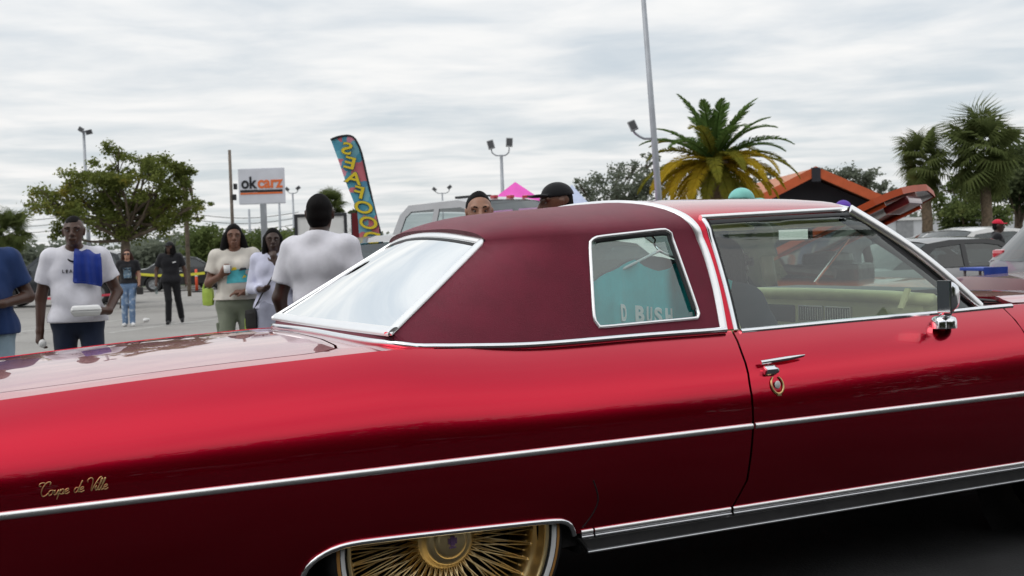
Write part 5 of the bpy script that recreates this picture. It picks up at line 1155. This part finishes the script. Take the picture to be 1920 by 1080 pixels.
def furniture():
    Y = 45; k = 45 / FOC
    lamp_post('grey lamp post with two upright floodlights near the pink tent', 946, Y, 291, [(-.36, .40, -14, 1), (.30, .46, 4, 1)], .075)
    lamp_post('tall leaning pole with a floodlight arm beside the date palm', 1248, 25, 258, [(-.42, .26, -20, 1)], .058, lean=-.35, tall=7.4, hs=.55)
    lamp_post('lamp post rising behind the broad leafy tree', 167, 42, 246, [(.20, -.04, 75, 0), (-.06, .06, -60, 0)], .06, hs=.55)
    lamp_post('distant pale lamp post with two heads behind the silver pickup', 833, 75, 362, [(-.45, .25, -50, 1), (.45, .35, 50, 1)], .06, hs=.7)
    lamp_post('distant pale lamp post with two heads right of the dealer sign', 553, 75, 362, [(-.3, .25, -50, 1), (.35, .3, 50, 1)], .07, hs=.7)
    # timber utility pole left of the sign
    Y = 41; x = gx(438, Y); zt = at(436, 281, Y).z; t = thing('utility_pole', 'bare timber utility pole left of the dealer sign', 'pole', (x, Y, 0)); MB().tube([(0, 0, 0), (.0, 0, zt)], [.065, .05], 10).build('pole', 'wood_pole', t, True)
    for z, dx in ((at(440, 350, Y).z, .16), (at(440, 370, Y).z, .12)): MB().box((dx, -.05, z), (.12, .12, .2), bev=.02).build('bracket', 'dark_plastic', t)
    Y = 60; x = gx(351, Y); zt = at(345, 312, Y).z; t = thing('utility_pole', 'thin weathered pole at the right of the broad leafy tree', 'pole', (x, Y, 0)); MB().tube([(0, 0, 0), (-.1, 0, zt)], [.07, .05], 8).build('pole', 'wood_pole', t, True)
    Y = 70; x = gx(470, Y); zt = at(470, 392, Y).z; t = thing('utility_pole', 'short distant pole just left of the dealer sign post', 'pole', (x, Y, 0)); MB().tube([(0, 0, 0), (0, 0, zt)], [.09, .06], 8).build('pole', 'galvanised', t, True)
    Y = 70; x = gx(527, Y); zt = at(527, 380, Y).z; t = thing('utility_pole', 'distant pole just right of the dealer sign post', 'pole', (x, Y, 0)); MB().tube([(0, 0, 0), (0, 0, zt)], [.09, .06], 8).build('pole', 'galvanised', t, True)
    # wires
    for i, (ya, yb) in enumerate(((404, 398), (416, 408), (428, 420))):
        a = at(-60, ya, 80); b = at(560, yb, 80); P = [a.lerp(b, j / 24) - Vector((0, 0, .35 * math.sin(math.pi * ((j / 24 * 3) % 1)))) for j in range(25)]
        o = MB().tube(P, .022, 5).build('power_line', 'wire', None, True); tag(o, ('highest', 'middle', 'lowest')[i] + ' of the three thin power lines crossing the sky at left', 'power line', 'power lines')
    # dealer sign
    Y = 40; c = at(491, 349, Y); t = thing('dealer_sign', 'white roadside sign board reading okcarz on a single post', 'sign', (c.x, Y, 0)); w = at(534, 349, Y).x - at(448, 349, Y).x; hh = at(491, 315, Y).z - at(491, 382, Y).z
    MB().box((0, 0, c.z), (w, .18, hh), bev=.03).build('board', 'sign_white', t)
    MB().box((.02, .0, (c.z - hh / 2) / 2), (.19, .16, c.z - hh / 2), bev=.02).build('post', 'galvanised', t)
    for s, x, mt in (('ok', -.275 * w, 'sign_black'), ('carz', .19 * w, 'sign_orange')):
        me = textmesh(s, .56, .006, .016); o = obj('lettering', me, mt, t); vs = [v.co.x for v in me.vertices]; ww = max(vs) - min(vs); o.location = (x, -.10, c.z + .10); o.rotation_euler = (math.pi / 2, 0, 0); o.scale = ((.35 if s == 'ok' else .55) * w / ww, .95, 1)
    for z, hb, x, ww, mt in ((c.z - .155, .075, -.27 * w, .38 * w, 'sign_black'), (c.z - .165, .075, .19 * w, .54 * w, 'sign_black'), (c.z - .235, .055, .0, .92 * w, 'sign_orange')): MB().box((x, -.098, z), (ww, .012, hb)).build('stripe', mt, t)
    # feather flag
    Y = 16; t = thing('feather_flag', 'multicoloured feather flag with yellow letters leaning over the crowd', 'flag', (gx(720, Y), Y, 0))
    m = bpy.data.materials.new('flag_print'); m.use_nodes = True; nt = m.node_tree; N = nt.nodes; L = nt.links; p = N['Principled BSDF']; p.inputs['Roughness'].default_value = .75
    tc = N.new('ShaderNodeTexCoord'); v = N.new('ShaderNodeTexVoronoi'); v.inputs['Scale'].default_value = 6.5; v.inputs['Randomness'].default_value = .8; v.distance = 'MANHATTAN'; L.new(tc.outputs['Object'], v.inputs[0]); r = N.new('ShaderNodeValToRGB'); r.color_ramp.interpolation = 'CONSTANT'
    for q, cc in ((0, (.10, .38, .52)), (.36, (.16, .50, .62)), (.44, (.74, .20, .24)), (.52, (.12, .34, .52)), (.58, (.78, .32, .42)), (.66, (.22, .52, .62))):
        e = r.color_ramp.elements.new(q); e.color = (*cc, 1)
    sp = N.new('ShaderNodeSeparateColor'); L.new(v.outputs['Color'], sp.inputs[0]); L.new(sp.outputs[0], r.inputs[0]); L.new(r.outputs[0], p.inputs['Base Color']); M['flag_print'] = m
    o3 = Vector(t.location); q3 = lambda px, py: at(px, py, Y) - o3
    edge = [q3(*p) for p in ((620, 262), (632, 257), (650, 254), (662, 257), (670, 268), (678, 288), (690, 340), (704, 400), (714, 440), (719, 470))]
    left = [q3(*p) for p in ((676, 470), (673, 440), (670, 395), (658, 365), (648, 340), (634, 300))]
    sheet('flag_cloth', [(p.x, p.z) for p in edge + left], lambda x, z: Vector((x, .02 * math.sin(z * 6 + x * 5), z)), (0, -1, 0), 'flag_print', t, step=.05, flange=.004)
    pe = spline(edge, .06); MB().tube(pe + [Vector((pe[-1].x + .10, 0, 0))], .014, 8).build('flag_pole', 'sign_black', t, True)
    for i, (ch, px, py) in enumerate((('S', 651, 280), ('E', 657, 307), ('A', 664, 335), ('F', 674, 362), ('O', 682, 390), ('O', 691, 419), ('D', 697, 447))):
        c = q3(px, py)
        for off, mt, nm, y in ((.010, 'flag_ink', 'letter_outline', -.028), (.004, 'flag_yellow', 'letter', -.040)):  # outline printed in dark ink behind each yellow letter
            me = textmesh(ch, .235, .004, off); o = obj(nm, me, mt, t); o.location = c + Vector((.006 if off > .01 else 0, y, -.006 if off > .01 else 0)); o.scale = (-1, 1, 1); o.matrix_local = Matrix.Translation(o.location) @ Euler((math.pi / 2, math.radians(16), 0)).to_matrix().to_4x4() @ Matrix.Diagonal((-1.35, .92, 1, 1))
    # tents
    def tent(label, px, py, Y, half, rise, mt, rz=0, legs=True):
        p = at(px, py, Y); t = thing('canopy_tent', label, 'tent', (p.x, Y, 0), rz); ze = p.z - rise
        b = MB().add([(0, 0, p.z), (-half, -half, ze), (half, -half, ze), (half, half, ze), (-half, half, ze), (-half, -half, ze - .22), (half, -half, ze - .22), (half, half, ze - .22), (-half, half, ze - .22)], [(0, 1, 2), (0, 2, 3), (0, 3, 4), (0, 4, 1), (1, 5, 6, 2), (2, 6, 7, 3), (3, 7, 8, 4), (4, 8, 5, 1)])
        b.build('canopy', mt, t)
        for sx in (-1, 1):
            for sy in (-1, 1): MB().tube([(sx * (half - .04), sy * (half - .04), 0), (sx * (half - .04), sy * (half - .04), ze)], .025).build('leg', 'white_wall', t)
    tent('bright pink canopy tent peak behind the silver pickup', 966, 341, 26, 1.5, 1.15, 'pink_canvas')
    tent('blue canopy tent low behind the raised orange hood', 1704, 418, 90, 1.6, .95, 'blue_canvas')
    tent('pale blue canopy tent just right of the man in the black cap', 1072, 346, 24, .55, .7, 'sky_canvas')
    # delineator post, tapes, litter
    Y = 50; t = thing('delineator_post', 'orange delineator post standing in front of the black sedan', 'post', (gx(366, Y), Y, 0)); MB().lathe([(0, 0), (.22, 0), (.22, .05), (.06, .07)], 16).build('base', 'rubber', t, True); MB().tube([(0, 0, .05), (0, 0, .95)], [.06, .05], 12).build('tube', 'cone_orange', t, True); MB().lathe([(.062, .65), (.062, .8)], 12).build('reflective_band', 'white_wall', t, True)
    a, b = at(258, 514, 46), at(384, 512, 46); o = strip('barrier_tape', [a.lerp(b, i / 10) - Vector((0, 0, .08 * math.sin(math.pi * i / 10))) for i in range(11)], Vector((0, -1, 0)), .10, .004, 'tape_yellow'); tag(o, 'yellow barrier tape strung behind the woman in washed jeans', 'tape')
    a, b = at(30, 560, 38), at(212, 552, 38); o = strip('barrier_tape', [a.lerp(b, i / 10) - Vector((0, 0, .05 * math.sin(math.pi * i / 10))) for i in range(11)], Vector((0, -1, 0)), .07, .004, 'tape_red'); tag(o, 'red barrier tape strung low beside the dark sport utility', 'tape')
    p = at(272, 604, 27.5); bm = bmesh.new(); bmesh.ops.create_icosphere(bm, subdivisions=2, radius=.09)
    for v in bm.verts: v.co *= random.uniform(.7, 1.15); v.co.z = v.co.z * .6 + .055
    me = bpy.data.meshes.new('m'); bm.to_mesh(me); bm.free(); o = obj('litter', me, 'litter'); o.location = (p.x, 27.6, 0); tag(o, 'crumpled white litter on the asphalt left of the man in black', 'litter')
furniture()
def buildings():
    # dark gabled building with orange roof edge
    Y = 40; pk = at(1516, 318, Y); er = at(1668, 384, Y); half = er.x - pk.x; t = thing('gable_building', 'dark charcoal building with an orange gable roof', 'building', (pk.x, Y, 0)); ze = er.z; z1 = pk.z; Ln = 12
    MB().add([(-half + .2, 0, 0), (half - .2, 0, 0), (half - .2, 0, ze - .1), (0, 0, z1 - .25), (-half + .2, 0, ze - .1), (-half + .2, Ln, 0), (half - .2, Ln, 0), (half - .2, Ln, ze - .1), (0, Ln, z1 - .25), (-half + .2, Ln, ze - .1)], [(0, 1, 2, 3, 4), (9, 8, 7, 6, 5), (0, 4, 9, 5), (1, 6, 7, 2)]).build('wall', 'charcoal_wall', t)
    for sg in (-1, 1):
        d = Vector((sg * half, 0, ze - z1)); u = d.normalized(); nn = Vector((-u.z * sg, 0, u.x * sg)); a = Vector((0, -.9, z1)); e = a + d * 1.05
        V = [a, e, e + Vector((0, Ln + 1.5, 0)), a + Vector((0, Ln + 1.5, 0))]; V += [v - nn * .12 for v in V]
        rf = MB().add(V, [(0, 1, 2, 3), (7, 6, 5, 4), (0, 4, 5, 1), (1, 5, 6, 2), (2, 6, 7, 3), (3, 7, 4, 0)]).build('roof', 'roof_top', t)
        V = [a + Vector((0, -.06, .05)), e + Vector((0, -.06, .05)), e + Vector((0, -.06, -.27)), a + Vector((0, -.06, -.27))]; V += [v + Vector((0, .05, 0)) for v in V]
        MB().add(V, [(0, 1, 2, 3), (7, 6, 5, 4), (0, 4, 5, 1), (1, 5, 6, 2), (2, 6, 7, 3), (3, 7, 4, 0)]).build('fascia_board', 'roof_orange', t)
    MB().box((0, -.93, z1 - .22), (.28, .14, .45)).build('ridge_beam', 'charcoal_wall', t)
    # left wing: orange eave running back from the gable
    p0, p1 = at(1512, 322, 39.0), at(1425, 345, 39.0)
    # white wall building far right
    Y = 72; a, b = at(1655, 408, Y), at(1990, 408, Y); t = thing('warehouse', 'long low white building behind the parked cars at right', 'building', ((a.x + b.x) / 2, Y, 0)); zt = at(1800, 409, Y).z
    MB().box((0, 3, zt / 2), (b.x - a.x, 6, zt)).build('wall', 'white_stucco', t); MB().box((0, 3, zt + .06), (b.x - a.x + .3, 6.3, .16)).build('parapet', 'white_paint', t)
    for i in range(5): MB().box((-8 + i * 4, -.02, 1.3), (1.0, .06, 2.2)).build('door', 'steel_grey', t)
buildings()
# ------------------------------------------------------------------ plants
def leaves(name, pts, size, m, parent, seed=0, squash=.55, curl=True, **kw):
    """many small folded leaf faces at points pts (n,3)"""
    r = np.random.default_rng(seed); n = len(pts); d = r.normal(size=(n, 3)); d[:, 2] *= .6; d /= np.linalg.norm(d, axis=1)[:, None]
    u = np.cross(d, r.normal(size=(n, 3))); u /= np.linalg.norm(u, axis=1)[:, None]; s = size * r.uniform(.6, 1.4, (n, 1)); P = np.asarray(pts)
    V = np.stack([P - d * s, P + u * s * squash, P + d * s, P - u * s * squash], 1).reshape(-1, 3); F = np.arange(4 * n).reshape(-1, 4)
    me = bpy.data.meshes.new('m'); me.vertices.add(len(V)); me.vertices.foreach_set('co', V.astype(np.float32).ravel()); me.loops.add(4 * n); me.loops.foreach_set('vertex_index', F.astype(np.int32).ravel()); me.polygons.add(n); me.polygons.foreach_set('loop_start', np.arange(0, 4 * n, 4, dtype=np.int32)); me.update(calc_edges=True)
    return obj(name, me, m, parent, **kw)
def tree(label, px, Y, pzoff, clumps, trunk, nleaf, lsz, mt, seed=0, base=None, cat='tree'):
    """clumps: (px, py, radius m) measured on the picture; trunk: list of (px, py)"""
    r = np.random.default_rng(seed); x = gx(px, Y); t = thing('tree', label, cat, (x, Y, 0)); b = MB(); o = Vector((x, Y, 0))
    tp = [at(a, c, Y) - o for a, c in trunk]; tp = [Vector((tp[0].x, 0, 0))] + [Vector((p.x, 0, p.z)) for p in tp]
    n = len(tp); b.tube(spline(tp, .3), list(np.linspace(base or .2, .09, len(spline(tp, .3)))), 9); top = tp[-1]; C = []
    for a, c, rad in clumps:
        p = at(a, c, Y) - o; dy = r.uniform(-1, 1) * rad * 1.4; q = Vector((p.x, dy, p.z)); C.append((q, rad)); st = tp[r.integers(max(1, n - 2), n)]
        mid = st.lerp(q, .5) + Vector((r.uniform(-.2, .2), r.uniform(-.2, .2), -.12)); pp = spline([st, mid, q], .3); b.tube(pp, list(np.linspace(.07, .018, len(pp))), 6)
        for k in range(4):
            e = q + Vector(np.clip(r.normal(size=3), -1, 1)) * rad * .5; b.tube([mid.lerp(q, .6), e], [.02, .007], 5)
    b.build('trunk', 'bark', t, True)
    w = np.array([c[1] ** 2.2 for c in C]); w /= w.sum(); P = []
    for (q, rad), ww in zip(C, w):
        k = int(nleaf * ww); sub = r.normal(size=(max(3, int(9 * rad / .6)), 3)) * rad * .45; sub[:, 2] *= .65
        s = sub[r.integers(0, len(sub), k)] + r.normal(size=(k, 3)) * rad * .2 * np.array([1, 1, .75]); P.append(np.array(q) + s)
    leaves('crown', np.concatenate(P), lsz, mt, t, seed); return t
def frond_mesh(L, droop, wid, n=22, seed=0, up=0):
    """pinnate palm frond along +x, bending down"""
    r = np.random.default_rng(seed); V = []; F = []; P = []; T = []; a = up; p = np.zeros(3)
    for i in range(n + 1):
        P.append(p.copy()); T.append(np.array([math.cos(a), 0, math.sin(a)])); p = p + T[-1] * L / n; a -= droop / n * (.4 + 1.2 * i / n)
    def quad(A, B, w0, w1, side):
        i = len(V); V.extend([A - side * w0, A + side * w0, B + side * w1, B - side * w1]); F.append((i, i + 1, i + 2, i + 3))
    for i in range(n): quad(P[i], P[i + 1], .035 * (1 - i / n) + .008, .035 * (1 - (i + 1) / n) + .008, np.array([0, 1, 0])); quad(P[i], P[i + 1], .03 * (1 - i / n) + .006, .03 * (1 - (i + 1) / n) + .006, np.cross(T[i], [0, 1, 0]))
    for i in range(2, n * 3):
        f = i / (n * 3); j = min(int(f * n), n - 1); A = P[j] + T[j] * (f * n - j) * L / n; up_ = np.cross([0, 1, 0], T[j]) * -1; ll = wid * (math.sin(math.pi * min(1, f * .86 + .12)) ** .7) * r.uniform(.85, 1.1)
        for sg in (-1, 1):
            d = nrm(T[j] * .62 + np.array([0, sg, 0]) * .75 + up_ * .34 + np.array([0, 0, -.15]) + r.normal(size=3) * .06); B = A + d * ll * .6; E_ = B + nrm(d + np.array([0, 0, -.55])) * ll * .4; s = nrm(np.cross(d, T[j])) * .0; sd2 = T[j] * .022
            k = len(V); V.extend([A - sd2 * .6, A + sd2 * .6, B + sd2, B - sd2, E_]); F.extend([(k, k + 1, k + 2, k + 3), (k + 3, k + 2, k + 4)])
    return mesh(V, F)
def date_palm(label, px, Y, cpy, scale):
    c = at(px, cpy, Y); t = thing('date_palm', label, 'palm tree', (c.x, Y, 0)); b = MB(); zc = c.z; N_ = int(zc / .12); prof = []
    for i in range(N_ + 1): z = zc * i / N_; prof += [(.30 + .03 * (i % 2) + .06 * max(0, z - zc + .8), z)]
    b.lathe(prof + [(.1, zc + .15)], 18); b.build('trunk', 'palm_bark', t)
    r = random.Random(5); src = {}
    def fr(nm, mt, el, az, L, droop):
        key = (nm, round(L, 1), round(droop, 1), mt)
        if key not in src: src[key] = frond_mesh(L, droop, .34 * scale, seed=len(src))
        o = obj('frond', src[key], mt, t); o.location = (0.10 * math.cos(az), .10 * math.sin(az), zc); o.rotation_euler = (r.uniform(-.25, .25), -el, az)
    for k in range(11): fr('a', 'date_green', math.radians(r.uniform(50, 86)), k * 2.4, r.choice((1.7, 1.9)) * scale, .8)
    for k in range(13): fr('b', 'date_green' if k % 3 else 'date_olive', math.radians(r.uniform(26, 50)), k * 2.4 + .7, r.choice((1.9, 2.1)) * scale, 1.3)
    for k in range(17): fr('c', 'date_olive' if k % 2 else 'date_yellow', math.radians(r.uniform(4, 24)), k * 2.4 + .3, r.choice((2.0, 2.2)) * scale, 1.4)
    for k in range(24): fr('d', 'date_yellow' if k % 4 else 'date_olive', math.radians(r.uniform(-34, 2)), k * 2.4 + 1.1, r.choice((1.6, 1.9)) * scale, 1.2)
    return t
def fan_mesh(seed, dead=False):
    r = np.random.default_rng(seed); V = []; F = []; n = 26
    def q(a): V.extend(a); k = len(V); F.append(tuple(range(k - len(a), k)))
    q([np.array(v) for v in ((0, -.012, 0), (.55, -.008, .03), (.55, .008, .03), (0, .012, 0))])
    for i in range(n):
        a = -2.0 + 4.0 * i / (n - 1); L = (.62 + .16 * math.cos(a)) * r.uniform(.9, 1.1); d = np.array([math.cos(a), math.sin(a), .10]); s = np.array([-math.sin(a), math.cos(a), .0]) * .03; o = np.array([.52, 0, .03]); m_ = o + d * L * .6; e = o + d * L + np.array([0, 0, -.30 * L - .1 * abs(a)])
        q([o, m_ - s + (0, 0, .02), m_ + s]); q([m_ - s + (0, 0, .02), e, m_ + s])
    return mesh(V, F)
FANS = [fan_mesh(i) for i in range(4)]
def sabal(label, px, Y, cpy, R, n, seed):
    c = at(px, cpy, Y); t = thing('cabbage_palm', label, 'palm tree', (c.x, Y, 0)); r = random.Random(seed); zc = c.z
    MB().tube([(.05, 0, 0), (.12, 0, zc * .5), (0, 0, zc)], [.20, .17, .19], 10).build('trunk', 'palm_bark', t, True)
    for i in range(n):
        u = (i + .5) / n; el = math.asin(max(-1, 1 - 1.93 * u)); az = i * 2.39996; o = obj('fan_leaf', FANS[i % 4], 'sabal_leaf' if el > -.45 or i % 3 else 'sabal_dead', t); s = R * r.uniform(.55, 1.1) / 1.25; o.scale = (s, s, s); o.location = (0, 0, zc + .1 + .45 * R * (.5 - u)); o.rotation_euler = (r.uniform(-.8, .8), -el + r.uniform(-.25, .25), az + r.uniform(-.4, .4))
    return t
def bush_row(name, label, x0, x1, Y, ztop, depth, n, lsz, mt, seed, cat=None, clump=1.0):
    r = np.random.default_rng(seed); P = []; k = int((x1 - x0) / (clump * .35))
    for i in range(k):
        x = r.uniform(x0, x1); hgt = ztop * r.uniform(.65, 1.08); y = Y + r.uniform(-depth, depth) / 2; m = n // k
        q = r.normal(size=(m, 3)) * clump * .42; q += (x, y, 0); q[:, 2] = np.abs(r.uniform(0, 1, m)) ** .7 * hgt + r.normal(size=m) * .12 * clump; P.append(q)
    P = np.concatenate(P); P[:, 2] = np.maximum(P[:, 2], .03); o = leaves(name, P, lsz, mt, None, seed)
    return o
def plants():
    Y = 36
    cl = [(98, 372, .62), (130, 345, .55), (120, 410, .5), (160, 330, .5), (180, 372, .8), (150, 395, .7), (205, 400, .8), (225, 290, .45), (215, 320, .5), (238, 345, .6), (250, 385, .8), (280, 320, .55), (310, 305, .5), (330, 318, .45), (300, 350, .65), (290, 395, .75), (325, 370, .55), (340, 340, .4), (265, 300, .4), (195, 345, .5), (90, 395, .35), (345, 400, .4), (320, 415, .45), (365, 385, .28), (110, 440, .35), (240, 420, .7), (200, 430, .6)]
    tree('broad leafy tree with yellowing tips beside the lamp post', 236, Y, 0, cl, [(236, 500), (235, 450), (232, 415)], 25000, .052, 'oak_leaf', 3, .23)
    tree('rounded grey-green tree behind the tall leaning pole', 1150, 60, 0, [(1100, 360, .8), (1120, 340, .7), (1150, 350, 1.0), (1180, 325, .8), (1200, 345, .9), (1160, 320, .6), (1190, 310, .5), (1215, 365, .9), (1105, 385, .8), (1140, 385, 1.0), (1180, 375, 1.0), (1085, 345, .4), (1230, 330, .5), (1225, 300, .5), (1245, 345, .8)], [(1160, 420), (1160, 380)], 5200, .085, 'haze_toned_leaf', 5, .25)
    tree('round dark tree behind the orange gable roof', 1600, 62, 0, [(1560, 340, .7), (1590, 333, .8), (1620, 340, .8), (1645, 355, .6), (1600, 360, 1.0), (1575, 365, .8), (1640, 375, .7), (1440, 333, .5), (1455, 345, .6)], [(1600, 420), (1600, 380)], 5000, .09, 'haze_toned_leaf', 6, .25)
    tree('tall dark tree at the right edge behind the cabbage palms', 1905, 55, 0, [(1890, 300, 1.0), (1910, 285, 1.0), (1930, 320, 1.2), (1900, 340, 1.2), (1885, 360, 1.0), (1915, 375, 1.0), (1950, 290, 1.2), (1960, 360, 1.4)], [(1910, 430), (1908, 370)], 9000, .11, 'far_leaf', 8, .3)
    tree('low bushy tree filling the gap between the two cabbage palms', 1790, 52, 0, [(1795, 350, .7), (1785, 380, .8), (1820, 390, .9), (1845, 405, .8), (1805, 415, .9), (1840, 430, .8), (1785, 432, .6)], [(1810, 440), (1810, 400)], 6500, .085, 'hedge_leaf', 9, .2)
    tree('thin bare-branched young tree right of the broad leafy tree', 352, 45, 0, [(345, 330, .25), (360, 385, .35), (378, 382, .28), (342, 402, .3), (372, 410, .25)], [(352, 470), (350, 400), (345, 320)], 700, .06, 'oak_leaf', 12, .07)
    tree('small dark round tree right of the feather flag base', 660, 60, 0, [(655, 410, .45), (668, 405, .4), (660, 425, .5)], [(660, 460), (660, 425)], 1800, .09, 'far_leaf', 13, .12)
    date_palm('large date palm with green crown and yellow drooping lower fronds', 1338, 30, 304, 1.0)
    sabal('left cabbage palm with rounded fan crown near the white building', 1730, 40, 312, 1.25, 62, 1)
    sabal('taller right cabbage palm with dense fan crown', 1842, 40, 296, 1.55, 74, 2)
    sabal('small cabbage palm showing above the box truck', 620, 62, 392, 1.0, 60, 3)
    sabal('small cabbage palm behind the man in navy at the far left', 18, 52, 440, 1.15, 60, 4)
    hd = at(380, 435, 58); zt = hd.z
    o = bush_row('hedge', '', gx(372, 58), gx(560, 58), 58, at(450, 432, 58).z, 2.4, 16000, .10, 'hedge_leaf', 21); tag(o, 'dense green hedge running behind the women and the sign post', 'hedge')
    o = bush_row('shrub', '', gx(545, 57), gx(600, 57), 57, at(560, 442, 57).z, 2, 4000, .10, 'hedge_leaf', 22); tag(o, 'yellow-green shrub between the sign post and the box truck', 'shrub')
    o = bush_row('distant_wood', '', gx(-420, 110), gx(720, 110), 112, at(250, 448, 110).z, 8, 26000, .28, 'haze_toned_leaf', 23, clump=2.2); o['kind'] = 'stuff'; o['label'] = 'belt of distant trees at left, leaves coloured grey-green for haze'
    o = bush_row('distant_wood', '', gx(1040, 120), gx(2300, 120), 125, at(1500, 400, 120).z, 8, 20000, .32, 'haze_toned_leaf', 24, clump=2.4); o['kind'] = 'stuff'; o['label'] = 'belt of distant trees at right, leaves coloured paler for haze'
    # what the car's side mirrors: parked cars, and unseen tree belts added to darken it
    o = bush_row('reflection_wood', '', -40, 50, -22, 12.5, 7, 46000, .42, 'far_leaf', 25, clump=3.0); o['kind'] = 'stuff'; o['label'] = 'unseen belt of trees added behind the viewer to darken the reflections'
    o = bush_row('reflection_wood', '', -45, 6, 0, 13, 8, 28000, .45, 'far_leaf', 26, clump=3.0); o.rotation_euler.z = math.pi / 2; o.location = (42, 0, 0); o['kind'] = 'stuff'; o['label'] = 'unseen belt of trees added at right to darken the reflections'
plants()
def behind():
    for i, (x, y, k, pnt, rz) in enumerate(((3.5, -13, 'suv', 'black_paint', 95), (7.4, -13.4, 'sedan', 'dark_grey_paint', 92), (11.2, -12.8, 'suv', 'maroon_paint', 88), (15.0, -13.2, 'sedan', 'black_paint', 93), (19, -13, 'suv', 'dark_grey_paint', 90), (24, -12.6, 'sedan', 'grey_paint', 91))):
        vehicle('parked_car', ('black utility nearest', 'dark grey sedan second', 'maroon utility third', 'black sedan fourth', 'dark grey utility fifth', 'grey sedan last')[i] + ' in the row across the aisle, mirrored in the coupe side', k, (x, y, 0), math.radians(rz), pnt, group='cars parked across the aisle')
behind()
